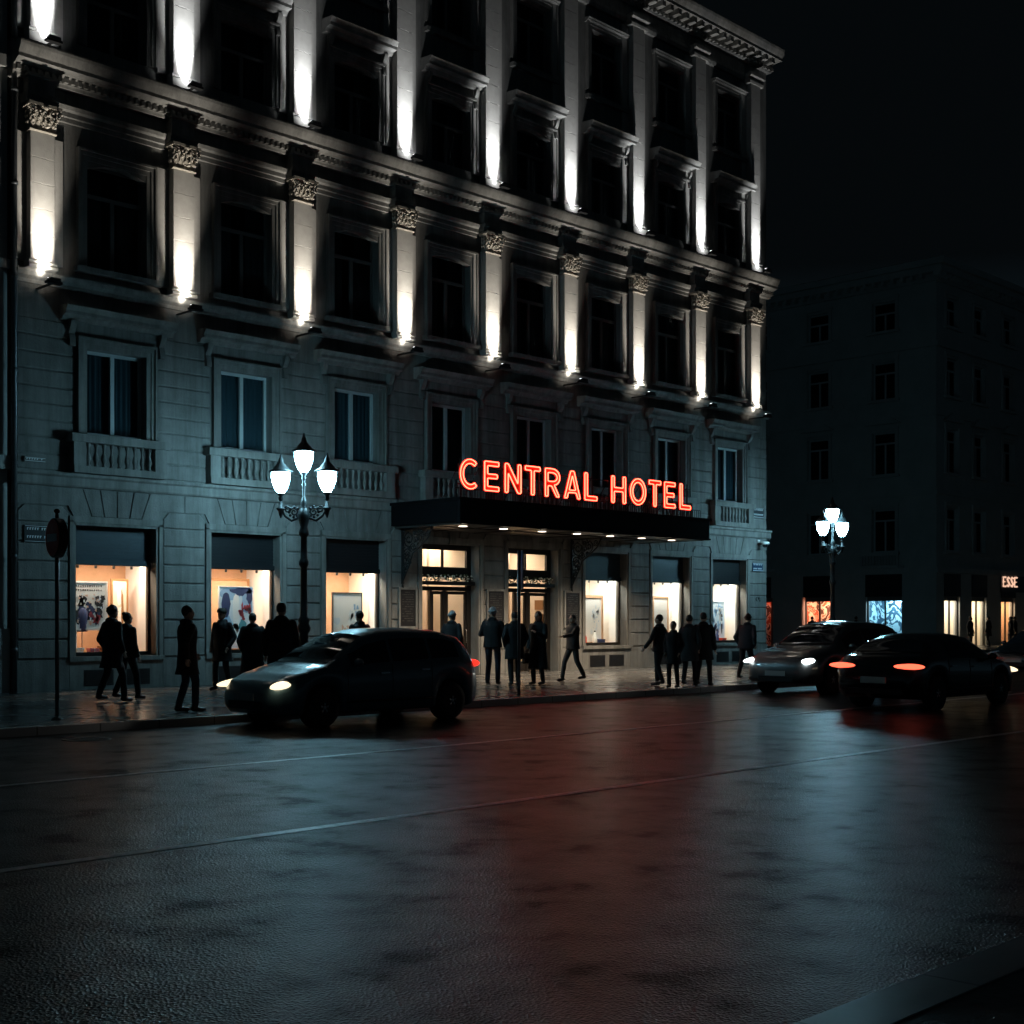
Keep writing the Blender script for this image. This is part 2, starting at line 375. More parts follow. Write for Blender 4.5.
# horizontal mouldings: band course, sill course, main entablature, crowning cornice
def run(mb, prof, x0=XL, x1=XR):        # prof in (projection, z)
    mb.prism_x([(F-p, z) for p, z in prof][::-1], x0, x1)
band = MB()
run(band, [(-.1, 4.62), (.10, 4.62), (.12, 4.66), (.12, 4.82), (.17, 4.86), (.17, 4.92), (-.1, 4.94)], XL-.05, XR+.15)
run(band, [(-.1, 8.98), (.05, 8.98), (.08, 9.06), (.16, 9.12), (.2, 9.2), (.2, 9.24), (-.1, 9.26)], XL-.05, XR+.08)
fix(band.obj('band_course', M['trim'], H))
ent = MB()
for i in range(8):                               # architrave fasciae between the capitals
    a, b = PP[i]+.38, PP[i+1]-.38
    run(ent, [(-.1, 12.66), (.07, 12.66), (.07, 12.76), (.10, 12.78), (.10, 12.88), (.15, 12.92), (.18, 13.0), (-.1, 13.02)], a, b)
for j in range(9):
    run(ent, [(-.1, 12.80), (.32, 12.80), (.32, 12.92), (.36, 12.95), (.36, 13.02), (-.1, 13.04)], PP[j]-.36, PP[j]+.36)
    run(ent, [(-.1, 13.06), (.26, 13.06), (.26, 13.38), (-.1, 13.38)], PP[j]-.30, PP[j]+.30)
run(ent, [(-.1, 13.36), (.16, 13.36), (.18, 13.42), (.2, 13.44), (.2, 13.56), (.3, 13.59), (.34, 13.62), (.46, 13.66), (.46, 13.74), (.5, 13.80), (.56, 13.90), (.58, 13.96), (.58, 13.99), (.1, 14.1), (-.1, 14.1)], XL-.15, XR+.05)
den = ent; x = XL-.1
while x < XR: den.box(x, x+.085, F-.29, F-.18, 13.45, 13.555); x += .155
for j in range(9): den.box(PP[j]-.34, PP[j]+.34, F-.34, F-.1, 13.385, 13.44)
fix(ent.obj('main_cornice', M['trim'], H))
top = MB()
for i in range(8):
    run(top, [(-.1, 20.9), (.1, 20.9), (.14, 21.0), (.14, 21.1), (-.1, 21.12)], PP[i]+.35, PP[i+1]-.35)
for j in range(9): run(top, [(-.1, 20.78), (.34, 20.78), (.36, 20.86), (.30, 20.9), (.30, 20.98), (.42, 21.04), (.42, 21.14), (-.1, 21.16)], PP[j]-.42, PP[j]+.42)
run(top, [(-.1, 21.6), (.14, 21.6), (.2, 21.72), (.2, 21.88), (.62, 21.9), (.62, 22.0), (.66, 22.06), (.72, 22.18), (.74, 22.26), (.74, 22.3), (-.3, 22.4)], XL-.5, XR+.12)
x = XL-.3
while x < XR-.1: top.box(x, x+.17, F-.58, F-.18, 21.72, 21.895); x += .42
x = XL-.3
while x < XR: top.box(x, x+.10, F-.3, F-.19, 21.6, 21.69); x += .21
fix(top.obj('crowning_cornice', M['trim'], H))

# pilasters -------------------------------------------------
def shaft(z0, z1):
    mb = MB()
    mb.box(-.57, .57, F-.09, F, z0, z1)                        # backing strip
    n = round((z1-z0)/.52); st = (z1-z0)/n
    for k in range(n): mb.block(-.275, .275, z0+k*st+.003, z0+(k+1)*st-.003, F-.09, F-.30, .004)
    mb.box(-.255, .255, F-.28, F-.09, z0, z1)
    return mb
def base(z0, z1):
    mb = MB(); h = z1-z0
    mb.prism_x([(F-.09, z0), (F-.09, z1), (F-.31, z1), (F-.34, z1-.03), (F-.34, z1-.07), (F-.32, z1-.08), (F-.36, z1-.12), (F-.36, z0)], -.33, .33)
    return mb
def leafy(mb, c, wd, h, out, tilt=0):
    vs = []; fs = []; n = 5
    for i in range(n+1):
        t = i/n; ww = wd*(math.sin(PI*min(1, t*.85+.18)))*(1 if i < n else .3); yy = -out*t**2.2; zz = h*t-(.25*h*(t-.8)/.2 if t > .8 else 0)
        for k in range(-2, 3):
            vs.append((c[0]+ww*k/2+tilt*t, c[1]+yy+.02*abs(k)-(.012 if k % 2 else 0), c[2]+zz-(.02*abs(k))))
    for i in range(n):
        for k in range(4): a = i*5+k; fs.append((a, a+1, a+6, a+5))
    mb.add(vs, fs)
def capital(z0, z1):
    mb = MB(); h = z1-z0
    mb.prism_x([(F-.09, z0), (F-.09, z0+.05), (F-.33, z0+.05), (F-.345, z0+.025), (F-.33, z0)], -.305, .305)
    mb.prism_x([(F-.09, z0+.05), (F-.09, z1-.1), (F-.38, z1-.1), (F-.31, z0+.05)], -.27, .27)
    mb.box(-.37, .37, F-.46, F-.09, z1-.09, z1-.02)
    mb.box(-.34, .34, F-.42, F-.09, z1-.12, z1-.09)
    for row, (zz, hh, out, n) in enumerate([(z0+.06, .22, .09, 5), (z0+.17, .24, .13, 4), (z0+.29, .2, .12, 5)]):
        for k in range(n): leafy(mb, (-.235+.47*k/(n-1), F-.325-.015*row, zz), .075, hh, out)
        for yk in (F-.17, F-.26): 
            for sx in (-1, 1):
                mb.ell((sx*.29, yk, zz+hh*.6), (.05, .05, .07), nu=7, nv=5)
    for sx in (-1, 1):
        pts = [(sx*(.30+.075*math.cos(t)*(1-t/14)), F-.44, z1-.19+.075*math.sin(t)*(1-t/14)) for t in [k*.55 for k in range(20)]]
        mb.tube(pts, .018, 5)
        mb.ell((sx*.30, F-.43, z1-.19), (.03, .04, .03), nu=7, nv=5)
    rr = random.Random(3)
    for k in range(46): mb.ell((rr.uniform(-.3, .3), F-.37-rr.uniform(.02, .09), rr.uniform(z0+.09, z1-.14)), (.026, .03, .03), nu=6, nv=4)
    mb.ell((0, F-.47, z1-.1), (.06, .04, .06), nu=8, nv=6)
    return mb
pl0 = None
for j, px_ in enumerate(PP):
    if j == 0:
        pl0 = fix(shaft(9.44, 12.20).obj('pilaster', M['pil'], H, (px_, 0, 0)))
        fix(base(9.26, 9.44).obj('base', M['pil'], pl0)); fix(capital(12.20, 12.80).obj('capital', M['carved'], pl0))
        pu0 = fix(shaft(14.42, 20.8).obj('pilaster', M['pil'], H, (px_, 0, 0)))
        fix(base(14.12, 14.42).obj('base', M['pil'], pu0))
    else:
        dup(pl0, H, (px_, 0, 0)); dup(pu0, H, (px_, 0, 0))

# upper windows ---------------------------------------------
def frame_mb(hw, z0, z1, transom=None, t=.07, y=F+.2):
    mb = MB()
    mb.box(-hw, -hw+t, y, y+.07, z0, z1).box(hw-t, hw, y, y+.07, z0, z1).box(-hw+t, hw-t, y, y+.07, z1-t, z1).box(-hw+t, hw-t, y, y+.07, z0, z0+t)
    zt = transom if transom else z1-t
    mb.box(-.05, .05, y-.012, y+.07, z0+t, zt)
    if transom: mb.box(-hw+t, hw-t, y-.006, y+.07, transom, transom+.09)
    return mb
def curtain_mb(hw, z0, z1, gap=.0):
    mb = MB(); vs = []; fs = []; n = 64
    for i in range(n+1):
        x = -hw+2*hw*i/n; y = F+.34+.03*math.sin(i*1.1)+.014*math.sin(i*2.7+1); vs += [(x, y, z0), (x, y, z1)]
    for i in range(n):
        x = -hw+2*hw*i/n
        if abs(x) < gap: continue
        fs.append((i*2, i*2+2, i*2+3, i*2+1))
    return mb.add(vs, fs, True)
def surround_mb(hw, z0, z1, wd=.24, arch=0, ears=True):
    mb = MB()
    for sx in (-1, 1):
        for a, b, p in ((0, wd*.45, .05), (wd*.45, wd*.8, .08), (wd*.8, wd, .12)):
            xs = sorted((sx*(hw+a), sx*(hw+b))); mb.box(xs[0], xs[1], F-p, F, z0, z1+a)
    for a, b, p in ((0, wd*.45, .05), (wd*.45, wd*.8, .08), (wd*.8, wd, .12)):
        mb.box(-hw-b, hw+b, F-p, F, z1+a, z1+b)
    if arch:                                      # shallow arched head inside the opening
        n = 10; pts = [(-hw, z1+.001), (-hw, z1-arch)]+[(-hw+2*hw*k/n, z1-arch+arch*.9*math.sin(PI*k/n)) for k in range(1, n)]+[(hw, z1-arch), (hw, z1+.001)]
        mb.prism_y(pts[::-1], F+.16, F-.03)
    return mb
def hood_mb(hw, z0, z1, proj=.42):
    mb = MB(); h = z1-z0
    mb.prism_x([(F, z0), (F-proj*.35, z0), (F-proj*.45, z0+h*.25), (F-proj*.8, z0+h*.32), (F-proj*.8, z0+h*.55), (F-proj, z0+h*.85), (F-proj, z1-.03), (F, z1)][::-1], -hw, hw)
    return mb
def console(mb, x, z0, z1, out=.2, w_=.14):
    n = 8; pts = [(F, z0), (F, z1)]+[(F-out*(.35+.65*abs(math.cos(t*PI/1.0))*(1 if t < .5 else .55)), z1-(z1-z0)*t) for t in [k/n for k in range(n+1)]]
    mb.prism_x(pts[::-1], x-w_/2, x+w_/2)
specs = [  # frame mat, z0, z1, transom, arch, kind
    (5.84, 7.75, None, 0, 'frame_pale', 'curtain'), (9.55, 11.95, 11.2, .16, 'frame_dark', 'curtain_d'),
    (14.5, 16.35, 15.6, .16, 'frame_dark', 'curtain_d'), (18.25, 20.2, 19.6, 0, 'frame_dark', 'curtain_d')]
for s_i, (z0, z1, tr, arch, fm, cm) in enumerate(specs):
    win = frame_mb(.74, z0, z1, tr).obj('window', M[fm], H, (CX[0], 0, 0))
    MB().box(-.68, .68, F+.235, F+.24, z0+.06, z1-.06).obj('pane', M['glass'], win)
    curtain_mb(.72, z0+.02, z1-.02, .0 if s_i == 0 else .18).obj('curtain', M[cm], win)
    sb = surround_mb(.74, z0, z1, .24, arch)
    if s_i == 0:
        for sx in (-1, 1): console(sb, sx*1.12, 7.75, 8.3)
    if s_i == 2:
        for sx in (-1, 1): console(sb, sx*.9, 16.3, 16.84, .2, .12)
    if s_i == 3: sb.box(-1.0, 1.0, F-.16, F, 17.98, 18.1)
    if s_i == 1: sb.box(-1.05, 1.05, F-.2, F, 9.42, 9.54)
    fix(sb.obj('surround', M['trim'], win))
    if s_i == 0: fix(hood_mb(1.38, 8.3, 8.62, .4).obj('hood', M['trim'], win))
    if s_i == 1: pass
    if s_i == 2: fix(hood_mb(1.12, 16.85, 17.2, .45).obj('hood', M['trim'], win))
    if s_i == 3:
        fix(hood_mb(1.02, 20.36, 20.5, .2).obj('hood', M['trim'], win))
    for i in range(1, 8): dup(win, H, (CX[i], 0, 0))
# balustrade panels below the first floor windows
bal = MB()
bal.box(-1.15, 1.15, F-.26, F, 4.94, 5.1); bal.box(-1.22, 1.22, F-.3, F, 5.62, 5.8)
for sx in (-1, 1): bal.box(min(sx*1.15, sx*.86), max(sx*1.15, sx*.86), F-.24, F, 5.1, 5.62)
for k in range(9):
    bal.lathe([(.05, 0), (.05, .03), (.025, .06), (.058, .17), (.05, .24), (.022, .33), (.03, .42), (.05, .48), (.05, .52)], (-.76+k*.19, F-.14, 5.1), 8)
b0 = fix(bal.obj('balustrade', M['trim'], H, (CX[0], 0, 0)))
for i in range(1, 8): dup(b0, H, (CX[i], 0, 0))
# string of small details between: apron panels under the second row windows
# ground floor surrounds, vents
ga = MB()
for i, cx in enumerate(CX):
    h = 1.08 if i in (3, 4) else 1.0; zb = .12 if i in (3, 4) else .80
    for sx in (-1, 1):
        for a, b, p in ((0, .06, .03), (.06, .16, .065)):
            xs = sorted((cx+sx*(h+a), cx+sx*(h+b))); ga.box(xs[0], xs[1], F-p, F, zb, 3.83+a)
    for a, b, p in ((0, .06, .03), (.06, .16, .065)): ga.box(cx-h-b, cx+h+b, F-p, F, 3.79+a, 3.83+b)
    if zb > .5: ga.box(cx-h-.18, cx+h+.18, F-.12, F+.05, .76, .86); ga.box(cx-h-.16, cx+h+.16, F-.05, F, .12, .76)
    else: ga.box(cx-.12, cx+.12, F-.12, F, 3.8, 4.15)
ga.obj('ground_floor_surround', M['trim'], H)
vent = MB()
for sx in (-1, 1):
    x0 = sx*.46; vent.box(x0-.36, x0+.36, F-.058, F-.05, .2, .56)
    for k in range(8): vent.box(x0-.34, x0+.34, F-.07, F-.058, .225+k*.042, .24+k*.042)
v0 = None
for i in (0, 1, 2, 5, 6, 7):
    v0 = vent.obj('basement_vent', M['grille'], H, (CX[i], 0, 0)) if v0 is None else dup(v0, H, (CX[i], 0, 0))

# shop windows ----------------------------------------------
def shop(i, blind, back, side, power, col):
    fr = MB(); hw = 1.0; y = F+.26
    fr.box(-hw, -hw+.045, y, y+.09, .86, 2.97).box(hw-.045, hw, y, y+.09, .86, 2.97).box(-hw+.045, hw-.045, y, y+.09, .86, .95)
    fr.box(-hw, hw, y-.02, y+.1, 2.92, 2.99)
    fo = bevel(fr.obj('shop_window', M['wood'], H, (CX[i], 0, 0)), .006, 1)
    MB().box(-.955, .955, y+.04, y+.046, .95, 2.92).obj('pane', M['shopglass'], fo)
    bm_ = MB().box(-hw, hw, y+.02, y+.1, 2.99, 3.83)
    for k in range(10): bm_.box(-hw, hw, y+.005, y+.02, 3.0+k*.081, 3.055+k*.081)
    bm_.box(-hw, hw, y-.05, y, 2.93, 3.04)
    bm_.obj('blind', blind, fo)
    yb = F+1.75
    r_ = MB().box(-1.25, 1.25, yb, yb+.05, .55, 3.25).box(-1.3, -1.25, F+.36, yb, .55, 3.25).box(-1.25, 1.25, F+.36, yb, 3.2, 3.25)
    r_.obj('interior_wall', back, fo)
    MB().box(1.20, 1.25, F+.36, yb-.002, .86, 3.198).box(1.02, 1.20, F+.40, F+.75, .86, 3.2).obj('interior_side', side, fo)
    MB().box(-1.25, 1.2, F+.36, yb, .78, .86).obj('display_floor', M['timber'], fo)
    tl = MB().box(-.9, .9, y+.25, y+.27, 2.97, 2.99)
    for k in range(4): tl.lathe([(.03, 0), (.035, .09), (.02, .11)], (-.68+k*.45, y+.26, 2.86), 10)
    tl.obj('track_light', M['steel'], fo)
    for k in range(2):
        lamp('ceiling_lamp', 'AREA', (-.5+k*1.0, F+.62, 3.15), power*.5, col, fo, (0, 0, 0), shape='RECTANGLE', size=.7, size_y=.3)
    return fo
warm = (1, .76, .56); mid = (1, .86, .68); cool = (1, .93, .8)
shop(0, M['blind'], M['tan'], M['white'], 95, warm)
shop(1, M['blindk'], M['tan'], M['white'], 95, warm)
shop(2, M['blindk'], M['tan'], M['white'], 115, mid)
shop(5, M['blind'], M['cream'], M['white'], 105, cool)
shop(6, M['blind'], M['cream'], M['white'], 110, cool)
shop(7, M['blindk'], M['cream'], M['white'], 110, cool)

# entrances --------------------------------------------------
def entrance(i):
    y = F+.3; fr = MB(); hw = 1.08
    fr.box(-hw, -hw+.1, y, y+.1, .12, 3.83).box(hw-.16, hw, y, y+.1, .12, 3.83).box(-hw+.1, hw-.16, y, y+.1, 3.66, 3.83)
    fr.box(-hw+.1, hw-.16, y, y+.1, 2.88, 3.18).box(-hw+.1, hw-.16, y, y+.1, 2.50, 2.62).box(-.5, -.42, y, y+.1, .12, 2.5).box(.02, .14, y, y+.1, .12, 2.5).box(-.02, .04, y+.02, y+.1, 3.18, 3.66)
    fr.box(-hw+.1, -.5, y+.01, y+.09, .12, .45)
    fo = bevel(fr.obj('entrance', M['wood'], H, (CX[i], 0, 0)), .006, 1)
    MB().box(-hw+.1, hw-.16, y+.05, y+.056, 3.18, 3.66).obj('transom_pane', M['shopglass'], fo)
    for a, b in ((-.42, .02), (.14, .92)):
        d = MB(); d.box(a+.003, a+.07, y+.03, y+.08, .14, 2.49).box(b-.07, b-.003, y+.03, y+.08, .14, 2.49).box(a+.07, b-.07, y+.03, y+.08, 2.4, 2.49).box(a+.07, b-.07, y+.03, y+.08, .14, .42)
        do = d.obj('door', M['wood'], fo)
        MB().box(a+.07, b-.07, y+.05, y+.056, .42, 2.4).obj('pane', M['shopglass'], do)
        MB().tube([(b-.04, y+.03, 1.0), (b-.04, y-.03, 1.02), (b-.04, y-.03, 1.38), (b-.04, y+.03, 1.4)], .012, 6).obj('handle', M['chrome'], do)
    r_ = MB(); yb = F+4.0
    r_.box(-2.2, 2.2, yb, yb+.05, .12, 4.1).box(-2.25, -2.2, F+.46, yb, .12, 4.1).box(1.5, 1.55, F+.46, yb, .12, 4.1).box(-2.2, 2.2, F+.46, yb, 4.0, 4.05)
    r_.box(-.1, .25, F+2.2, F+2.5, .12, 4.0).box(.7, .8, F+1.8, F+1.9, .12, 4.0)
    r_.obj('lobby_wall', M['cream'], fo)
    MB().box(-2.2, 1.5, F+.46, yb, .06, .13).obj('lobby_floor', M['timber'], fo)
    for k in range(3): MB().box(1.47, 1.5, F+1.0+k*.0, F+1.35, 1.15+k*.42, 1.45+k*.42).obj('picture', M['timber'], fo)
    for k in range(2): lamp('lobby_lamp', 'AREA', (-.6+k*1.2, F+1.9, 3.95), 42, warm, fo, (0, 0, 0), shape='RECTANGLE', size=1.0, size_y=.9)
    # flower trough on the ledge over the doors
    t = thing('flower_trough', 'narrow trough of small white flowers above the %s hotel entrance' % ('left' if i == 3 else 'right'), 'planter', (CX[i], F+.12, 2.66), 0, 'flower troughs above the entrances')
    MB().box(-.98, .98, -.1, .14, 0, .1).obj('trough', M['black'], t)
    fl = MB(); lf = MB(); rr = random.Random(i)
    for k in range(150):
        x_ = rr.uniform(-.96, .96); z_ = rr.uniform(.1, .3)
        (fl if rr.random() < .6 else lf).ell((x_, rr.uniform(-.1, .08), z_), (.028, .025, .022), nu=6, nv=4)
    fl.obj('flowers', M['tree'], t); lf.obj('leaves', M['leaf'], t)
entrance(3); entrance(4)

# ------------------------------------------------------------ floodlights at the feet of the pilasters
up0 = None
def uplight(row, j, z, tint, power):
    nm = 'lower' if row == 0 else 'upper'
    o = thing('floodlight', 'lit floodlight at the foot of the %s pilaster from the left, %s row' % (ORD[j], nm), 'floodlight', (PP[j], F-.82, z-.2), 0, 'floodlights on the pilasters')
    return o
for row, z, tint, power in ((0, 9.05, (1, .92, .80), 980), (1, 14.2, (.95, .98, 1), 900)):
    hb = MB().box(-.17, .17, -.05, .09, 0, .05); hb.prism_x([(-.06, .05), (.08, .05), (.08, .09), (-.06, .12)][::-1], -.13, .13)
    hm = hb.mesh('housing', M['black']); lm_ = MB().box(-.11, .11, -.04, .07, .12, .124).mesh('lens', M['uplens'])
    bk = MB().box(-.03, .03, .09, .80, .01, .04).mesh('bracket', M['black'])
    ld = bpy.data.lights.new('flood_and_fill_lamp', 'SPOT'); ld.energy = power; ld.color = tint; ld.spot_size = R(122); ld.spot_blend = 1; ld.shadow_soft_size = .05
    base_fill = bpy.data.lights.new('flood_and_fill_lamp', 'SPOT'); base_fill.energy = 22; base_fill.color = tint; base_fill.spot_size = R(95); base_fill.spot_blend = 1; base_fill.shadow_soft_size = .05  # extra spot added as a fill to brighten the pilaster foot
    for j in range(9):
        o = uplight(row, j, z, tint, power)
        for nm, d in (('housing', hm), ('lens', lm_), ('bracket', bk)):
            c = bpy.data.objects.new(nm, d); C.objects.link(c); c.parent = o
        l_ = bpy.data.objects.new('lamp', ld); C.objects.link(l_); l_.parent = o; l_.location = (0, .01, .16)
        l_.rotation_euler = (R(180-25), 0, 0); l_.scale = (.215, 1, 1)
        l2 = bpy.data.objects.new('lamp', base_fill); C.objects.link(l2); l2.parent = o; l2.location = (0, .01, .17); l2.rotation_euler = (R(118), 0, 0)

# ------------------------------------------------------------ canopy and neon sign
CY = 25.04; CX0, CX1 = 23.34, 33.94
cn = thing('canopy', 'wide dark metal entrance canopy carrying the red neon sign', 'canopy', (0, 0, 0))
m = MB().box(CX0, CX1, CY, CY+.12, 4.2, 4.74).box(CX0, CX0+.12, CY+.12, F-.13, 4.2, 4.74).box(CX1-.12, CX1, CY+.12, F-.13, 4.2, 4.74)
m.box(CX0-.05, CX1+.05, CY-.05, F-.13, 4.74, 4.82).box(CX0-.03, CX1+.03, CY-.03, CY+.12, 4.15, 4.2)
bevel(m.obj('fascia', M['canopy'], cn), .008)
sf = MB().box(CX0+.12, CX1-.12, CY+.12, F-.13, 4.16, 4.2)
for k in range(8): sf.box(CX0+.13+k*1.475, CX0+.17+k*1.475, CY+.12, F-.13, 4.14, 4.16)
sf.box(CX0+.12, CX1-.12, CY+1.2, CY+1.25, 4.13, 4.158)
sf.obj('soffit', M['soffit'], cn)
for k, x in enumerate([24.0, 25.5, 27.0, 28.45, 29.9, 31.35, 32.8]):
    for yy, pw in ((CY+.6, 430),):
        if k == 6 and yy > CY+1: continue
        d = MB().lathe([(.15, 4.15), (.15, 4.135), (.12, 4.13), (.12, 4.14)], (x, yy, 0), 16).obj('downlight', M['steel'], cn)
        MB().lathe([(.12, 4.136), (.11, 4.122), (.05, 4.117)], (x, yy, 0), 16).obj('lens', M['downlight'], d)
        lamp('downlight_lamp', 'SPOT', (x, yy, 4.09), pw, (1, .78, .55), d, (0, 0, 0), spot_size=R(125), spot_blend=.8, shadow_soft_size=.07)
# wrought iron brackets
def scroll(mb, cy, cz, r0, turns, s=1, r=.014, ph=0):
    mb.tube([(0, cy+s*r0*(1-t/(turns*7.2))*math.cos(t+ph), cz+r0*(1-t/(turns*7.2))*math.sin(t+ph)) for t in [k*.4 for k in range(int(turns*6.28/.4))]], r, 5)
for nm, x, lab in (('canopy_bracket', 23.8, 'lacy black wrought iron bracket under the left end of the canopy'), ('canopy_bracket', 30.64, 'lacy black wrought iron bracket right of the second entrance')):
    t = thing(nm, lab, 'bracket', (x, F-.05, 2.75), 0, 'wrought iron canopy brackets')
    fr = MB().box(-.03, .03, -.05, 0, -.1, 1.43).box(-.03, .03, -1.25, 0, 1.38, 1.43)
    fr.tube([(0, -1.22, 1.38), (0, -1.05, 1.12), (0, -.75, .9), (0, -.45, .72), (0, -.3, .4), (0, -.12, .12), (0, -.02, -.06)], .025, 6)
    fr.ell((0, -.03, -.15), (.035, .035, .07)); fr.obj('frame', M['iron'], t)
    s_ = MB(); rr = random.Random(5)
    for a, b, r0 in ((-.28, 1.12, .22), (-.72, 1.17, .18), (-1.0, 1.26, .1), (-.2, .7, .16), (-.45, .88, .13), (-.14, .38, .10), (-.08, .16, .06), (-.55, 1.28, .08), (-.3, .5, .08)): scroll(s_, a, b, r0, 1.8, rr.choice((-1, 1)), .016, rr.random()*6)
    for k in range(90):
        zz = rr.uniform(.1, 1.36); lim = .12+.95*max(0, (zz-.1)/1.26)**1.4
        s_.ell((rr.uniform(-.02, .02), -rr.uniform(.04, lim), zz), (.014, rr.uniform(.02, .045), rr.uniform(.015, .04)), Matrix.Rotation(rr.uniform(0, 3), 3, 'X'), 6, 4)
    s_.obj('scrollwork', M['iron'], t)
# neon sign
ns = thing('neon_sign', 'red double-outline neon lettering reading CENTRAL HOTEL above the canopy', 'sign', (0, 25.0, 5.02))
ext = [('C',23.3,24.01),('E',24.16,24.72),('N',24.91,25.55),('T',25.67,26.29),('R',26.45,27.07),('A',27.21,27.92),('L',28.06,28.62),
       ('H',29.22,29.87),('O',30.05,30.79),('T',30.91,31.5),('E',31.64,32.19),('L',32.39,32.95)]
def inner(poly, d):     # inset of a closed outline
    n = len(poly); out = []
    area = sum(poly[i][0]*poly[(i+1)%n][1]-poly[(i+1)%n][0]*poly[i][1] for i in range(n))
    s = 1 if area > 0 else -1
    for i in range(n):
        a = Vector(poly[i-1]); b = Vector(poly[i]); c = Vector(poly[(i+1)%n])
        e1 = (b-a).normalized(); e2 = (c-b).normalized(); n1 = Vector((-e1.y, e1.x))*s; n2 = Vector((-e2.y, e2.x))*s
        k = (n1+n2); k = k/max(.35, k.dot(n1)) if k.length > 1e-6 else n1
        out.append(b+k*d)
    return out
def stroke_arc(cx, cz, rx, rz, a0, a1, n=22): return [(cx+rx*math.cos(R(a0+(a1-a0)*k/n)), cz+rz*math.sin(R(a0+(a1-a0)*k/n))) for k in range(n+1)]
S = .15; Ht = .80
def outlines(ch, w_):
    s = S
    if ch == 'C': return [stroke_arc(w_*.52, Ht/2, w_*.52, Ht/2, 48, 312)+stroke_arc(w_*.52, Ht/2, w_*.52-s*.95, Ht/2-s, 312, 48)]
    if ch == 'O': return [stroke_arc(w_/2, Ht/2, w_/2, Ht/2, 0, 345, 26), stroke_arc(w_/2, Ht/2, w_/2-s, Ht/2-s, 0, 345, 26)]
    if ch == 'E': m0, m1 = Ht/2-s/2, Ht/2+s/2; return [[(0,0),(w_,0),(w_,s),(s,s),(s,m0),(w_*.9,m0),(w_*.9,m1),(s,m1),(s,Ht-s),(w_,Ht-s),(w_,Ht),(0,Ht)]]
    if ch == 'L': return [[(0,0),(w_,0),(w_,s),(s,s),(s,Ht),(0,Ht)]]
    if ch == 'T': c = w_/2; return [[(c-s/2,0),(c+s/2,0),(c+s/2,Ht-s),(w_,Ht-s),(w_,Ht),(0,Ht),(0,Ht-s),(c-s/2,Ht-s)]]
    if ch == 'H': m0, m1 = Ht/2-s/2, Ht/2+s/2; return [[(0,0),(s,0),(s,m0),(w_-s,m0),(w_-s,0),(w_,0),(w_,Ht),(w_-s,Ht),(w_-s,m1),(s,m1),(s,Ht),(0,Ht)]]
    if ch == 'N': return [[(0,0),(s,0),(s,Ht*.62),(w_-s,0),(w_,0),(w_,Ht),(w_-s,Ht),(w_-s,Ht*.38),(s,Ht),(0,Ht)]]
    if ch == 'A': c = w_/2; return [[(0,0),(s,0),(s+.06,Ht*.2),(w_-s-.06,Ht*.2),(w_-s,0),(w_,0),(c+s*.55,Ht),(c-s*.55,Ht)], [(s+.10,Ht*.2+s*.75),(w_-s-.10,Ht*.2+s*.75),(c,Ht*.78)]]
    if ch == 'R':
        a = stroke_arc(w_*.5, Ht*.69, w_*.5, Ht*.31, 90, -60, 10); b = stroke_arc(w_*.5, Ht*.69, w_*.5-s, Ht*.31-s, 90, -90, 10)
        return [[(0,0),(s,0),(s,Ht*.36),(w_*.42,Ht*.36),(w_-s*1.05,0),(w_,0),(w_*.66,Ht*.41)]+a[::-1]+[(0,Ht)], [(s,Ht*.38+s)]+b[::-1]+[(s,Ht-s)]]
def rnd(poly, r=.03):
    out = []; n = len(poly)
    for i in range(n):
        a = Vector(poly[i-1]); b = Vector(poly[i]); c = Vector(poly[(i+1)%n]); la = (a-b).length; lc = (c-b).length
        if min(la, lc) < .08: out.append(b); continue
        out += [b+(a-b).normalized()*r, b+((a-b).normalized()+(c-b).normalized())*r*.29, b+(c-b).normalized()*r]
    return out
for ch, x0, x1 in ext:
    ols = outlines(ch, x1-x0)
    # letter face (filled) from a 2D curve
    cu = bpy.data.curves.new('face', 'CURVE'); cu.dimensions = '2D'; cu.fill_mode = 'BOTH'; cu.extrude = .02
    for o_ in ols:
        sp_ = cu.splines.new('POLY'); sp_.points.add(len(o_)-1); sp_.use_cyclic_u = True
        for q, p in zip(sp_.points, o_): q.co = (p[0], p[1], 0, 1)
    tmp = bpy.data.objects.new('tmp', cu); C.objects.link(tmp); dg = bpy.context.evaluated_depsgraph_get()
    me = bpy.data.meshes.new_from_object(tmp.evaluated_get(dg)); bpy.data.objects.remove(tmp)
    me.materials.clear(); me.materials.append(M['letter']); me.name = 'letter'
    lo = bpy.data.objects.new('letter', me); C.objects.link(lo); lo.parent = ns; lo.location = (x0, .05, 0); lo.rotation_euler = (R(90), 0, 0)
    tb = MB()
    for k, o_ in enumerate(ols):
        q = inner(o_, .022 if k == 0 else -.022)
        tb.tube([(p[0], p[1], .04) for p in rnd([tuple(v) for v in q])], .0155, 6, closed=True)
    tb.obj('neon_tube', M['neon'], lo)
rk = MB()
for z in (.12, .62): rk.box(23.3, 33.0, .085, .11, z, z+.03)
for k in range(14): x = 23.4+k*.73; rk.box(x, x+.03, .11, .14, -.2, .8)
for k in range(14): x = 23.4+k*.73; rk.tube([(x+.015, .13, .7), (x+.015, .8, -.19)], .012, 5)
rk.obj('support_frame', M['black'], ns)
rl = thing('canopy_railing', 'low black iron railing along the top of the canopy behind the letters', 'railing', (0, 25.3, 4.82))
g_ = MB().box(23.4, 33.8, -.015, .015, .24, .27)
for k in range(105): g_.box(23.4+k*.1, 23.415+k*.1, -.008, .008, 0, .24)
g_.obj('balusters', M['iron'], rl)

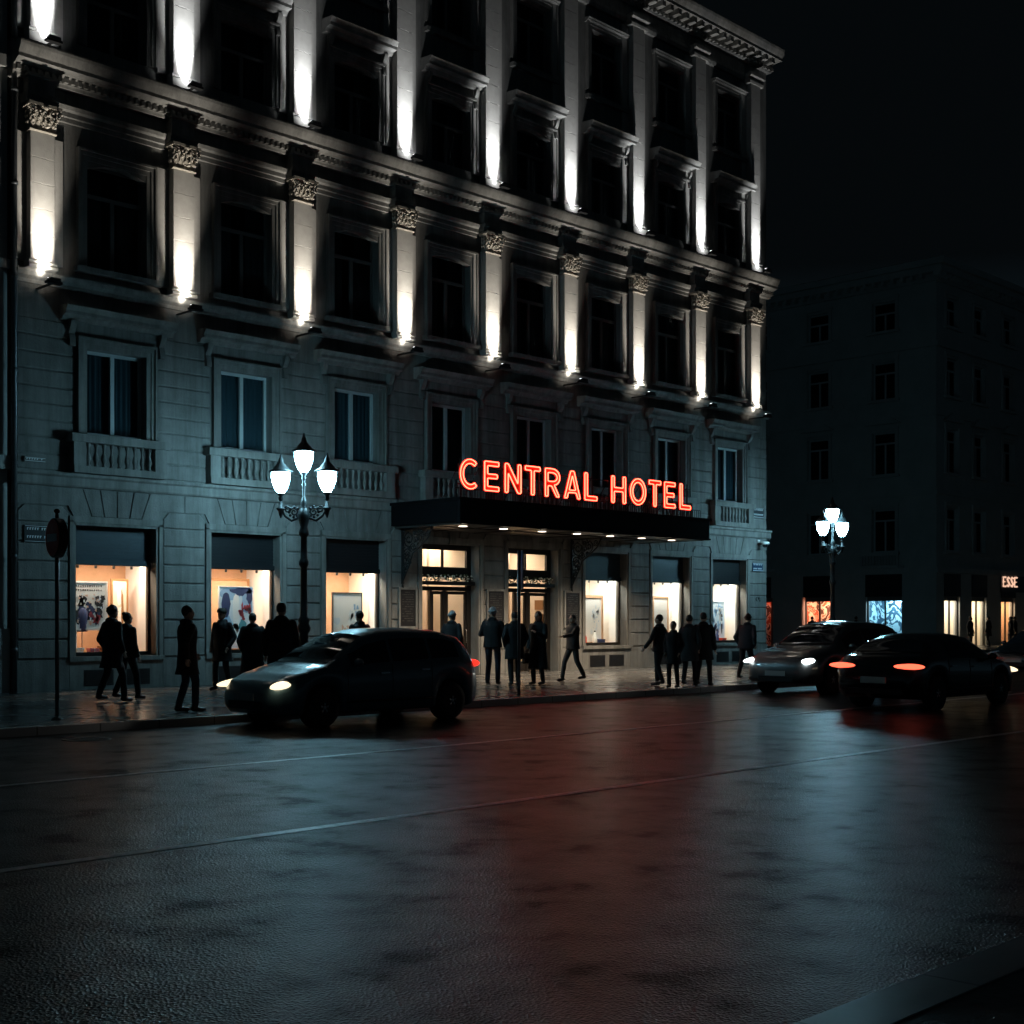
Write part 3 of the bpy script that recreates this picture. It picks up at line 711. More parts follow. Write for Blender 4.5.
# ------------------------------------------------------------ menu boards, plaques, small wall things
def board(x0, x1, lab):
    t = thing('menu_board', lab, 'menu board', ((x0+x1)/2, F-.045, 1.5), 0, 'menu boards beside the entrances'); hw = (x1-x0)/2
    bevel(MB().box(-hw-.07, -hw, -.05, 0, -.07, 1.07).box(hw, hw+.07, -.05, 0, -.07, 1.07).box(-hw, hw, -.05, 0, 1.0, 1.07).box(-hw, hw, -.05, 0, -.07, 0).obj('frame', M['trim'], t), .008)
    MB().box(-hw, hw, -.03, 0, 0, 1.0).obj('panel', M['board'], t)
    tx = MB(); rr = random.Random(int(x0*10))
    for k in range(13):
        z = .92-k*.065; a = -hw*.75
        while a < hw*.7:
            l_ = rr.uniform(.03, .11); b = min(a+l_, hw*.75)
            if rr.random() < .8: tx.box(a, b, -.034, -.03, z, z+.018)
            a = b+.02
    tx.obj('lettering', M['chalk'], t)
board(23.72, 24.26, 'black framed menu board left of the left entrance'); board(27.05, 27.68, 'black framed menu board on the pier between the two entrances'); board(30.36, 30.98, 'black framed menu board right of the right entrance')
def plaque(name, lab, cat, x0, x1, z0, z1, mt, rows, y=F-.045):
    t = thing(name, lab, cat, ((x0+x1)/2, y, (z0+z1)/2)); hw = (x1-x0)/2; hh = (z1-z0)/2
    bevel(MB().box(-hw, hw, -.03, 0, -hh, hh).obj('plate', M[mt], t), .006)
    bd = MB().box(-hw+.02, hw-.02, -.033, -.03, hh-.03, hh-.02).box(-hw+.02, hw-.02, -.033, -.03, -hh+.02, -hh+.03)
    rr = random.Random(int(x0*7))
    for r_ in range(rows):
        z = hh-2*hh*(r_+.62)/rows*.92; a = -hw*.8
        while a < hw*.75: bd.box(a, a+.022, -.034, -.03, z, z+hh*.55/rows); bd.box(a+.022, a+.04, -.034, -.03, z+hh*.4/rows, z+hh*.55/rows); a += .058 if rr.random() < .85 else .1
    bd.obj('lettering', M['asph_text'], t)
plaque('street_nameplate', 'dark two-line street nameplate behind the no entry sign', 'sign', 13.1, 13.72, 3.36, 3.74, 'plaqued', 2)
plaque('street_nameplate', 'small blue street nameplate on the right corner pier', 'sign', 40.3, 40.95, 3.42, 3.72, 'plaque', 2)
plaque('street_nameplate', 'dark two-line plaque beside the rightmost balustrade', 'sign', 40.25, 41.0, 5.35, 5.72, 'plaqued', 2)
plaque('wall_plate', 'narrow pale stone nameplate above the band at the left corner', 'sign', 13.1, 13.6, 5.1, 5.22, 'trim', 1)
t = thing('house_number', 'small dark number emblem low on the right corner pier', 'sign', (40.65, F-.045, 2.42))
MB().tube([(.08*math.cos(a)-.03, -.01, .07*math.sin(a)) for a in [k*.5 for k in range(11)]], .012, 5).tube([(.09, -.01, .09), (.06, -.01, -.02), (.15, -.01, -.02)], .012, 5).tube([(.13, -.01, .03), (.13, -.01, -.09)], .012, 5).obj('numeral', M['iron'], t)
t = thing('security_camera', 'white dome camera on a bracket under the band at the right corner', 'camera', (40.7, F-.05, 4.4))
MB().box(-.04, .04, -.3, 0, .05, .1).box(-.06, .06, -.03, 0, -.02, .16).obj('bracket', M['white'], t)
MB().lathe([(.02, .1), (.14, .08), (.16, 0), (.12, -.02)], (0, -.28, 0), 14).obj('housing', M['white'], t)
MB().ell((0, -.28, -.02), (.11, .11, .11)).obj('dome', M['carglass'], t)
dp = thing('downpipe', 'rusty grey downpipe in the corner at the left end of the hotel', 'downpipe', (12.86, F-.12, 0))
q = MB().tube([(0, 0, .12), (0, 0, 22)], .06, 10)
for z in range(1, 21, 2): q.tube([(0, 0, z), (0, 0, z+.08)], .078, 10)
q.obj('pipe', M['steel'], dp)

# ------------------------------------------------------------ neighbouring building on the left
nb = thing('neighbouring_building', 'unlit dark stone building joining the left end of the hotel', 'building', (0, 0, 0))
wb = MB()
nx = [-3, 0.6, 4.2, 7.8, 11.0]
NF = F+.05
zs = [(.12, 5.0, .9, 3.9), (5.0, 9.3, 6.0, 8.2), (9.3, 13.6, 10.2, 12.4), (13.6, 18, 14.6, 16.8)]
for z0, z1, a, b in zs:
    xs = -6
    for cx in nx[:-1]+[10.9]:
        wb.box(xs, cx-.7, NF, NF+.4, z0, z1).box(cx-.7, cx+.7, NF, NF+.4, z0, a).box(cx-.7, cx+.7, NF, NF+.4, b, z1); xs = cx+.7
    wb.box(xs, 12.78, NF, NF+.4, z0, z1)
wb.box(-6, -5.6, NF+.4, 45, .12, 18).box(12.5, 12.78, NF+.4, 45, .12, 18).box(-6, 12.78, NF+.4, 45, 17.9, 18.1)
wb.obj('wall', M['farstone'], nb)
cb = MB().box(-6.1, 12.8, NF-.12, NF, 4.9, 5.2).box(-6.1, 12.8, NF-.1, NF, 9.2, 9.4).box(-6.1, 12.8, NF-.12, NF, 13.5, 13.75).box(-6.2, 12.8, NF-.5, NF, 17.7, 18.2).box(-6.1, 12.8, NF-.08, NF, .12, 1.5)
cb.obj('cornice', M['farstone'], nb)
w0 = None
for z0, z1, a, b in zs:
    for cx in nx[:-1]+[10.9]:
        fr = frame_mb(.7, a, b, None, .07, NF+.2)
        o = fr.obj('window', M['frame_dark'], nb, (cx, 0, 0)); MB().box(-.65, .65, NF+.24, NF+.25, a+.05, b-.05).obj('pane', M['carglass'], o)

# ------------------------------------------------------------ far corner building
FB = thing('corner_building', 'large unlit stone building on the far street corner with small lit shops', 'building', (70.9, 36.5, 0))
fw = MB()
rows_ = [(.12, 4.5, .12, 3.0, 1.15), (4.5, 9.0, 5.6, 8.1, .75), (9.0, 13.4, 10.1, 12.6, .75), (13.4, 17.4, 14.5, 16.7, .75), (17.4, 21.3, 18.5, 20.2, .75)]
ly = [3.3, 7.7, 12.1, 16.5, 20.9]; rx = [1.9, 5.3, 9.2, 13.1, 17.0, 20.9, 24.8, 28.7]
for z0, z1, a, b, hw in rows_:
    s0 = 0
    for c in ly: 
        fw.box(0, .4, s0, c-hw, z0, z1)
        if a > z0: fw.box(0, .4, c-hw, c+hw, z0, a)
        fw.box(0, .4, c-hw, c+hw, b, z1); s0 = c+hw
    fw.box(0, .4, s0, 32, z0, z1)
    s0 = .4
    for c in rx:
        h2 = min(hw, .95)
        fw.box(s0, c-h2, 0, .4, z0, z1)
        if a > z0: fw.box(c-h2, c+h2, 0, .4, z0, a)
        fw.box(c-h2, c+h2, 0, .4, b, z1); s0 = c+h2
    fw.box(s0, 34, 0, .4, z0, z1)
fw.box(33.6, 34, .4, 32, .12, 21.3).box(.4, 33.6, 31.6, 32, .12, 21.3)
fw.obj('wall', M['farstone'], FB)
fc = MB()
for z0, z1, p in ((4.35, 4.65, .18), (8.8, 9.0, .12), (17.2, 17.5, .2), (13.3, 13.45, .1), (20.9, 21.3, .15), (21.3, 21.65, .6), (21.65, 22.0, .85)):
    fc.box(-p, 34, -p, 0, z0, z1).box(-p, 0, 0, 32, z0, z1)
x = -.6
while x < 30: fc.box(-.55, -.1, x, x+.16, 21.05, 21.3) if x > 0 else None; fc.box(x, x+.16, -.55, -.1, 21.05, 21.3); x += .6
for c in ly[::2]: fc.box(-.7, 0, c-1.3, c+1.3, 4.65, 4.8).box(-.7, -.6, c-1.3, c+1.3, 5.35, 5.45)
for c in ly[::2]:
    for k in range(14): fc.box(-.68, -.6, c-1.27+k*.19, c-1.19+k*.19, 4.8, 5.35)
fc.obj('cornice', M['farstone'], FB)
MB().box(.1, 33.9, .1, 31.9, 21.65, 22.3).obj('roof', M['frame_dark'], FB)
MB().box(1.9, 2.0, .6, 31, 4.6, 21.2).box(.6, 33, 1.9, 2.0, 4.6, 21.2).obj('interior_wall', M['dark'], FB)  # black sheets whose colour stands in for darkness inside the rooms
def farwin(p, axis, a, b, kind):
    mb = MB()
    def bx(u0, u1, d0, d1, z0, z1):
        mb.box(d0, d1, u0, u1, z0, z1) if axis == 'y' else mb.box(u0, u1, d0, d1, z0, z1)
    bx(-.75, -.66, .2, .27, a, b); bx(.66, .75, .2, .27, a, b); bx(-.66, .66, .2, .27, b-.09, b); bx(-.66, .66, .2, .27, a, a+.09)
    bx(-.05, .05, .19, .27, a+.09, b-.7); bx(-.66, .66, .195, .27, b-.7, b-.6)
    o = mb.obj('window', M['frame_pale'], FB, p)
    mb = MB(); bx(-.66, .66, .235, .24, a+.08, b-.08); mb.obj('pane', M['glass'], o)
    mb = MB()
    for s_ in (-1, 1): bx(min(s_*.75, s_*.95), max(s_*.75, s_*.95), -.08, 0, a, b+.15)
    bx(-1.0, 1.0, -.12, 0, b+.15, b+.3); bx(-1.05, 1.05, -.22, 0, a-.15, a)
    if kind == 2:      # curved pediment
        pts = [(-1.15, b+.45)]+[(-1.15+2.3*k/10, b+.45+.5*math.sin(PI*k/10)) for k in range(1, 10)]+[(1.15, b+.45)]
        if axis == 'x': mb.prism_y([(p_[0], p_[1]) for p_ in pts][::-1], 0, -.25)
        else: mb.prism_x([(p_[0], p_[1]) for p_ in pts], -.25, 0)
    mb.obj('surround', M['farstone'], o)
for fi, (z0, z1, a, b, hw) in enumerate(rows_[1:]):
    for c in ly: farwin((0, c, 0), 'y', a, b, fi+1)
    for c in rx: farwin((c, 0, 0), 'x', a, b, fi+1)
M['far_red'] = poster_mat('far_shop_goods', [(.9, .5, .35), (.5, .12, .06), (.9, .75, .6), (.1, .05, .04), (.9, .6, .5)], 1.3)
M['far_blue'] = poster_mat('far_shop_goods_cool', [(.6, .8, .9), (.05, .12, .18), (.5, .75, .85), (.02, .05, .08), (.7, .85, .95)], 1.1)
def farshop(axis, c, hw, back, col, power, open_z=2.75, x0=0):
    mb = MB(); d = 1.6
    def bx(mb, u0, u1, d0, d1, z0, z1): mb.box(d0, d1, u0, u1, z0, z1) if axis == 'y' else mb.box(u0, u1, d0, d1, z0, z1)
    bx(mb, -hw, hw, .15, .25, open_z, 3.0+.001)
    bx(mb, -hw, -hw+.08, .15, .25, .12, open_z); bx(mb, hw-.08, hw, .15, .25, .12, open_z); bx(mb, -.04, .04, .15, .25, .12, open_z)
    o = mb.obj('shop_window', M['frame_dark'], FB, (0, c, 0) if axis == 'y' else (c, 0, 0))
    mb = MB(); bx(mb, -hw, hw, .2, .205, .12, open_z); mb.obj('pane', M['shopglass'], o)
    mb = MB(); bx(mb, -hw-.1, hw+.1, d, d+.05, .12, 3.05); bx(mb, -hw-.15, -hw-.1, .4, d, .12, 3.05); bx(mb, hw+.1, hw+.15, .4, d, .12, 3.05); bx(mb, -hw-.1, hw+.1, .4, d, 3.0, 3.05)
    mb.obj('interior_wall', back, o)
    mb = MB(); bx(mb, -hw-.02, hw+.02, -.05, .1, 3.0, 4.3); mb.obj('fascia', M['blindk'], o)
    lamp('ceiling_lamp', 'AREA', (1.0, 0, 2.95) if axis == 'y' else (0, 1.0, 2.95), power, col, o, (0, 0, 0), shape='RECTANGLE', size=.9, size_y=.9)
farshop('y', ly[0], 1.15, M['far_blue'], (.55, .85, 1), 90)
farshop('y', ly[1], 1.0, M['far_red'], (1, .5, .32), 90)
farshop('y', ly[2], 1.0, M['far_red'], (1, .3, .2), 10)
farshop('x', rx[0], .95, M['cream'], (1, .9, .75), 90)
farshop('x', rx[1], .95, M['cream'], (1, .82, .6), 90)
for c in rx[2:5]: farshop('x', c, .95, M['tan'], (1, .72, .45), 110)
t = thing('shop_sign', 'small glowing warm white shop sign at the right edge of the photo', 'sign', (79.0, 36.38, 3.6))
MB().box(-.1, 3.6, 0, .05, -.25, 1.0).obj('panel', M['black'], t)
M['signglow'] = mat('shop_sign_glow', (1, .8, .6), .4, emit=(1, .6, .42), es=.9)
def glyph(mb, pts, x0, z0, s=.55, r=.06): mb.tube([(x0+p[0]*s, -.04, z0+p[1]*s) for p in pts], r, 5)
E_ = [(.6, 1), (0, 1), (0, .5), (.5, .5), (0, .5), (0, 0), (.6, 0)]
S_ = [(.6, .9), (.3, 1), (.05, .8), (.3, .5), (.6, .25), (.3, 0), (0, .12)]
for k, gph in enumerate((E_, S_, S_, E_)): gl = MB(); glyph(gl, gph, .1+k*.52, .1); gl.obj('letter', M['signglow'], t)

# ------------------------------------------------------------ street lamps
def street_lamp(loc, rz, lab):
    t = thing('street_lamp', lab, 'street lamp', loc, rz, 'three-lantern street lamps on the pavement'); t.scale = (1.137,)*3
    MB().lathe([(.22, 0), (.22, .08), (.17, .12), (.17, .3), (.2, .34), (.2, .4), (.13, .46), (.11, .75), (.15, .8), (.15, .86), (.1, .92), (.085, 1.1), (.13, 1.16), (.14, 1.22), (.1, 1.3), (.12, 1.36), (.075, 1.44),
                (.065, 2.4), (.1, 2.46), (.1, 2.52), (.07, 2.58), (.06, 3.0), (.1, 3.05), (.1, 3.1), (.07, 3.2), (.11, 3.35), (.13, 3.45), (.08, 3.55), (.05, 3.6), (.07, 3.66), (.05, 3.74), (.028, 3.8), (.028, 4.0), (.05, 4.04), (.028, 4.08), (.03, 4.22), (.05, 4.26)], n=16).obj('post', M['iron'], t)
    def lantern(x, z, name):
        c = MB().lathe([(.19, .40), (.255, .41), (.255, .425), (.17, .47), (.11, .55), (.06, .6), (.05, .66), (.03, .7), (.012, .78)], (x, 0, z), 8)
        c.lathe([(.03, -.16), (.05, -.12), (.04, -.06), (.085, -.02), (.085, .0)], (x, 0, z), 10)
        for k in range(8):
            a = 2*PI*k/8; c.tube([(x+.08*math.cos(a), .08*math.sin(a), z), (x+.178*math.cos(a), .178*math.sin(a), z+.2), (x+.195*math.cos(a), .195*math.sin(a), z+.4)], .006, 4)
        co_ = c.obj('lantern', M['iron'], t)
        MB().lathe([(.07, .003), (.125, .08), (.17, .2), (.192, .31), (.188, .397)], (x, 0, z), 12, True).obj('glass', M['lantern'], co_)
    lantern(0, 4.28, 'c')
    for sx in (-1, 1):
        lantern(sx*.47, 3.88, 's')
        a = MB().tube([(sx*.06, 0, 3.5), (sx*.12, 0, 3.38), (sx*.25, 0, 3.33), (sx*.38, 0, 3.42), (sx*.45, 0, 3.55), (sx*.47, 0, 3.74)], [.03, .028, .026, .024, .022, .022], 8)
        for cx_, cz_, r0 in ((.2, 3.5, .09), (.34, 3.55, .07)):
            a.tube([(sx*(cx_+r0*(1-q/12)*math.cos(q)), 0, cz_+r0*(1-q/12)*math.sin(q)) for q in [k*.45 for k in range(22)]], .017, 6)
        for k in range(8): an = k*.8; a.ell((sx*(.2+.1*math.cos(an)), 0, 3.5+.1*math.sin(an)), (.03, .02, .03), nu=6, nv=5)
        a.lathe([(.01, 3.38), (.04, 3.45), (.05, 3.52), (.09, 3.56), (.09, 3.58), (.045, 3.6), (.04, 3.7)], (sx*.47, 0, 0), 10)
        a.obj('arm', M['iron'], t)
street_lamp((18.05, 24.5, PZ), R(-53), 'ornate black street lamp with three bright white lanterns near the dark hatchback')
street_lamp((40.2, 24.5, PZ), R(-5), 'far ornate street lamp with three bright lanterns beyond the hotel corner')

# ------------------------------------------------------------ traffic signs
t = thing('no_entry_sign', 'round red no entry sign on a tall grey post at the left kerb', 'traffic sign', (9.88, 19.85, PZ), R(173.5-270))
MB().tube([(0, 0, 0), (0, 0, 3.15)], .032, 10).lathe([(.09, 0), (.09, .02), (.04, .05)], n=12).obj('post', M['steel'], t)
RX = Matrix.Rotation(R(90), 3, 'X')
MB().lathe([(.27, -.07), (.31, -.06), (.31, .06), (.27, .07)], (0, 0, 2.85), 32, False, RX).tube([(0, 0, 3.15), (0, 0, 3.25)], .03, 8).ell((0, 0, 3.27), (.05, .05, .04)).obj('sign_case', M['black'], t)
MB().lathe([(.285, -.005), (.285, .005)], (0, -.076, 2.85), 32, False, RX).obj('red_disc', M['red'], t)
MB().box(-.21, .21, -.09, -.081, 2.79, 2.91).obj('white_bar', M['asph_text'], t)
t = thing('sign_post', 'thin dark signpost seen edge on in front of the right entrance', 'traffic sign', (19.88, 19.54, PZ), R(-45.2+97))
MB().tube([(0, 0, 0), (0, 0, 3.0)], .035, 10).obj('post', M['steel'], t)
MB().box(-.3, .3, -.06, -.035, 2.2, 3.0).obj('sign_plate', M['plaque'], t)

# ------------------------------------------------------------ displays in the shop windows
def poster(name, lab, cat, x, y, z0, w_, h_, mt, fr='timber', easel=False, bd=.04):
    t = thing(name, lab, cat, (x, y, .86))
    f = MB().box(-w_/2-bd, -w_/2, -.02, .03, z0-bd, z0+h_+bd).box(w_/2, w_/2+bd, -.02, .03, z0-bd, z0+h_+bd).box(-w_/2, w_/2, -.02, .03, z0+h_, z0+h_+bd).box(-w_/2, w_/2, -.02, .03, z0-bd, z0)
    if z0 > .05: f.box(-w_/2+.05, -w_/2+.08, 0, .03, 0, z0-bd).box(w_/2-.08, w_/2-.05, 0, .03, 0, z0-bd)
    f.obj('frame', M[fr], t)
    MB().box(-w_/2, w_/2, -.005, .02, z0, z0+h_).obj('picture', mt, t)
    return t
navy = mat('art_navy', (.03, .05, .13), .6); sky_ = mat('art_blue', (.30, .48, .68), .6); teal_ = mat('art_teal', (.08, .30, .36), .6); crim = mat('art_crimson', (.38, .05, .07), .6); ink = mat('art_ink', (.03, .03, .035), .6); pale = mat('art_pale', (.72, .80, .86), .6); peach = mat('art_peach', (.8, .55, .42), .6)
def art(t, parts, w_, h_, z0, seed=0):
    """flat printed shapes on a poster: (material, [(cx, cz, rx, rz, wobble)...]) in 0..1 poster units"""
    rr = random.Random(seed)
    for li, (mt, blobs) in enumerate(parts):
        q = MB(); y = -.008-.0015*li
        for cx, cz, rx_, rz_, wb in blobs:
            n = 14; pts = []
            for k in range(n):
                a_ = 2*PI*k/n; f_ = 1+rr.uniform(-wb, wb); px_ = min(.99, max(.01, cx+rx_*f_*math.cos(a_))); pz_ = min(.99, max(.01, cz+rz_*f_*math.sin(a_)))
                pts.append(((px_-.5)*w_, y, z0+pz_*h_))
            q.add(pts, [tuple(range(n))])
        q.obj('print', mt, t)
rq = random.Random(21)
def scat(n, x0, x1, z0, z1, r0, r1, wb=.4): return [(rq.uniform(x0, x1), rq.uniform(z0, z1), rq.uniform(r0, r1), rq.uniform(r0, r1), wb) for _ in range(n)]
t = poster('display_poster', 'busy dark and cream poster board in the leftmost shop window', 'poster', 15.03, F+.7, .62, .80, 1.05, M['white'], 'white')
art(t, [(ink, [(.08+.07*k, .93-.09*j, .022, .02, .5) for j in range(2) for k in range(12)]+scat(16, .1, .95, .2, .7, .05, .13)), (navy, scat(12, .2, .8, .1, .5, .05, .12)), (peach, scat(14, .05, .9, .1, .75, .02, .05)), (crim, scat(5, .5, .9, .1, .35, .04, .09)), (pale, scat(22, .05, .9, .15, .8, .015, .04))], .80, 1.05, .62, 1)
t = poster('wooden_frame', 'tall narrow wooden frame right of the poster in the leftmost shop window', 'display stand', 16.0, F+1.1, .35, .36, 1.40, M['cream'], 'timber')
art(t, [(M['white'], [(.5, .75, .2, .18, .2), (.45, .35, .22, .2, .3)]), (M['timber'], [(.7, .55, .1, .3, .3), (.3, .3, .05, .2, .3)])], .36, 1.4, .35, 2)
t = poster('display_poster', 'large blue white and red abstract poster in the second shop window', 'poster', 18.98, F+.7, .12, .98, 1.52, pale, 'white', bd=.02)
art(t, [(sky_, [(.3, .9, .35, .12, .2), (.85, .8, .2, .25, .2), (.2, .2, .2, .3, .3)]), (navy, [(.2, .72, .13, .2, .15), (.62, .93, .3, .06, .3), (.9, .86, .1, .12, .2)]), (M['white'], [(.5, .6, .12, .32, .15), (.47, .2, .14, .2, .2)]), (crim, scat(9, .62, .95, .45, .68, .03, .08)), (teal_, [(.68, .36, .14, .1, .25), (.75, .22, .08, .1, .3)]), (ink, scat(5, .7, .95, .5, .7, .01, .03))], .98, 1.52, .12, 3)
poster('wooden_frame', 'wooden rail frame behind the abstract poster in the second shop window', 'display stand', CX[1]+.3, F+1.5, .1, 1.5, 1.72, M['tan'], 'timber', bd=.06)
t = poster('display_poster', 'tall bright white framed poster in the third shop window', 'poster', 22.5, F+.7, .03, .96, 1.5, M['white'], 'steel', bd=.025)
art(t, [(pale, scat(6, .1, .9, .1, .9, .06, .16)), (peach, scat(10, .25, .75, .22, .42, .02, .05)), (M['timber'], scat(6, .3, .7, .25, .38, .01, .03)), (sky_, scat(4, .75, .9, .6, .8, .02, .05))], .96, 1.5, .03, 4)
t = poster('display_poster', 'white poster in a pale wooden frame in the window right of the entrances', 'poster', 32.62, F+.8, .1, .80, 1.42, M['white'], 'tan', bd=.09)
art(t, [(pale, scat(12, .3, .9, .2, .8, .03, .09)), (sky_, scat(10, .4, .85, .3, .75, .01, .03))], .8, 1.42, .1, 5)
poster('display_poster', 'tall blank white poster in the second window from the right corner', 'poster', 36.1, F+.8, .1, .74, 1.45, M['white'], 'tan', bd=.06)
t = poster('display_poster', 'blue and white poster in the rightmost shop window', 'poster', 39.4, F+.8, .15, .72, 1.3, pale, 'white')
art(t, [(sky_, scat(12, .1, .9, .3, .95, .06, .16)), (navy, scat(7, .15, .6, .05, .35, .05, .13)), (ink, [(.8, .35, .06, .22, .1), (.8, .62, .07, .05, .2)]), (M['white'], scat(12, .1, .9, .3, .9, .03, .08))], .72, 1.3, .15, 6)
rr = random.Random(11)
boxcols = [M['red'], M['white'], mat('box_navy', (.04, .06, .16), .6), mat('box_pink', (.7, .2, .25), .6), M['timber']]
def giftbox(x, y, z, s, mt, lab):
    t = thing('gift_box', lab, 'box', (x, y, z), rr.uniform(-.4, .4), 'boxes displayed in the shop windows')
    bevel(MB().box(-s, s, -s*.8, s*.8, 0, s*1.5).obj('carton', mt, t), .006); MB().box(-s*1.05, s*1.05, -s*.85, s*.85, s*1.2, s*1.55).obj('lid', mt, t)
    MB().box(-s*.1, s*.1, -s*.86, s*.86, 0, s*1.56).obj('ribbon', M['white'], t)
for k, (dx, dy, s, mi, lab) in enumerate([(-.25, .62, .11, 3, 'pink gift box below the poster in the leftmost shop window'), (.06, .6, .14, 4, 'brown gift box in the middle of the leftmost shop window'), (-.62, .65, .12, 1, 'white gift box at the left of the leftmost shop window'), (.4, .7, .13, 2, 'navy gift box beside the wooden frame in the leftmost shop window')]):
    giftbox(CX[0]+dx, F+dy, .86, s, boxcols[mi], lab)
def bottle(x, y, lab, mt):
    t = thing('bottle', lab, 'bottle', (x, y, .86)); MB().lathe([(.07, 0), (.075, .02), (.075, .26), (.03, .34), (.026, .42)], n=12).obj('glass_body', mt, t); MB().lathe([(.03, .42), (.03, .46), (.01, .47)], n=10).obj('cap', M['black'], t)
bottle(CX[5]-.35, F+.6, 'small red bottle at the foot of the framed poster', M['red'])
bottle(CX[7]+.12, F+.62, 'small navy bottle beside the blue and white poster', boxcols[2])
goods = [(CX[1]-.55, .62, 'short white bottle at the left of the second shop window', M['white']), (CX[1]+.62, .66, 'dark bottle at the right of the second shop window', boxcols[2]), (CX[2]+.62, .7, 'red bottle at the right of the third shop window', M['red']),
  (CX[5]+.15, .6, 'white bottle at the middle of the window right of the entrances', M['white']), (CX[6]+.35, .62, 'brown bottle at the right of the second window from the right corner', M['timber']), (CX[6]-.6, .6, 'navy bottle at the left of the second window from the right corner', boxcols[2])]
for x_, dy_, lab_, m_ in goods: bottle(x_, F+dy_, lab_, m_)
def hbox(x, y, s_, mt, lab):
    t = thing('gift_box', lab, 'box', (x, y, .86), rr.uniform(-.4, .4), 'boxes displayed in the shop windows')
    bevel(MB().box(-s_, s_, -s_*.8, s_*.8, 0, s_*1.3).obj('carton', mt, t), .006); MB().box(-s_*1.05, s_*1.05, -s_*.85, s_*.85, s_*1.05, s_*1.35).obj('lid', mt, t)
hbox(CX[1]+.35, F+.56, .10, boxcols[3], 'pink box on the floor of the second shop window'); hbox(CX[2]+.35, F+.6, .13, boxcols[4], 'brown box on the floor of the third shop window')
hbox(CX[5]+.5, F+.7, .14, boxcols[2], 'navy box at the right of the window right of the entrances'); hbox(CX[7]+.45, F+.62, .12, boxcols[0], 'red box at the right of the rightmost shop window')
# small garment form in the first window
t = thing('dress_form', 'navy jacket on a stand in the leftmost shop window', 'dress form', (CX[0]-.45, F+.75, .86))
q = MB().loft([(0, 0, .55, .13, .08), (0, 0, .7, .12, .08), (0, 0, .85, .15, .09), (0, 0, 1.0, .17, .09), (0, 0, 1.08, .1, .07), (0, 0, 1.13, .04, .04)], 12); q.cap((-.16, 0, 1.02), (-.22, -.02, .65), .045, .035); q.cap((.16, 0, 1.02), (.22, -.02, .65), .045, .035)
q.obj('jacket', boxcols[2], t); MB().tube([(0, 0, 0), (0, 0, .55)], .012, 6).lathe([(.14, 0), (.12, .02)], n=12).obj('stand', M['steel'], t)

# ------------------------------------------------------------ people
def remesh(mb, name, mt, vox, parent, it=2):
    o = bpy.data.objects.new('tmp', mb.mesh('tmp', None)); C.objects.link(o)
    m_ = o.modifiers.new('r', 'REMESH'); m_.mode = 'VOXEL'; m_.voxel_size = vox; m_.use_smooth_shade = True
    s_ = o.modifiers.new('s', 'SMOOTH'); s_.iterations = it; s_.factor = .5
    dg = bpy.context.evaluated_depsgraph_get(); me = bpy.data.meshes.new_from_object(o.evaluated_get(dg)); bpy.data.objects.remove(o)
    me.name = name; me.materials.clear(); me.materials.append(mt); me.polygons.foreach_set('use_smooth', [True]*len(me.polygons))
    n = bpy.data.objects.new(name, me); C.objects.link(n); n.parent = parent; return n
cloths = {k: mat('cloth_'+k, c, .85, noise=(8, .3, tuple(v*.7 for v in c))) for k, c in dict(
    black=(.012, .012, .014), navy=(.014, .018, .03), charcoal=(.025, .026, .028), brown=(.035, .022, .015), denim=(.03, .045, .075), olive=(.02, .024, .016), greyblue=(.03, .04, .05)).items()}
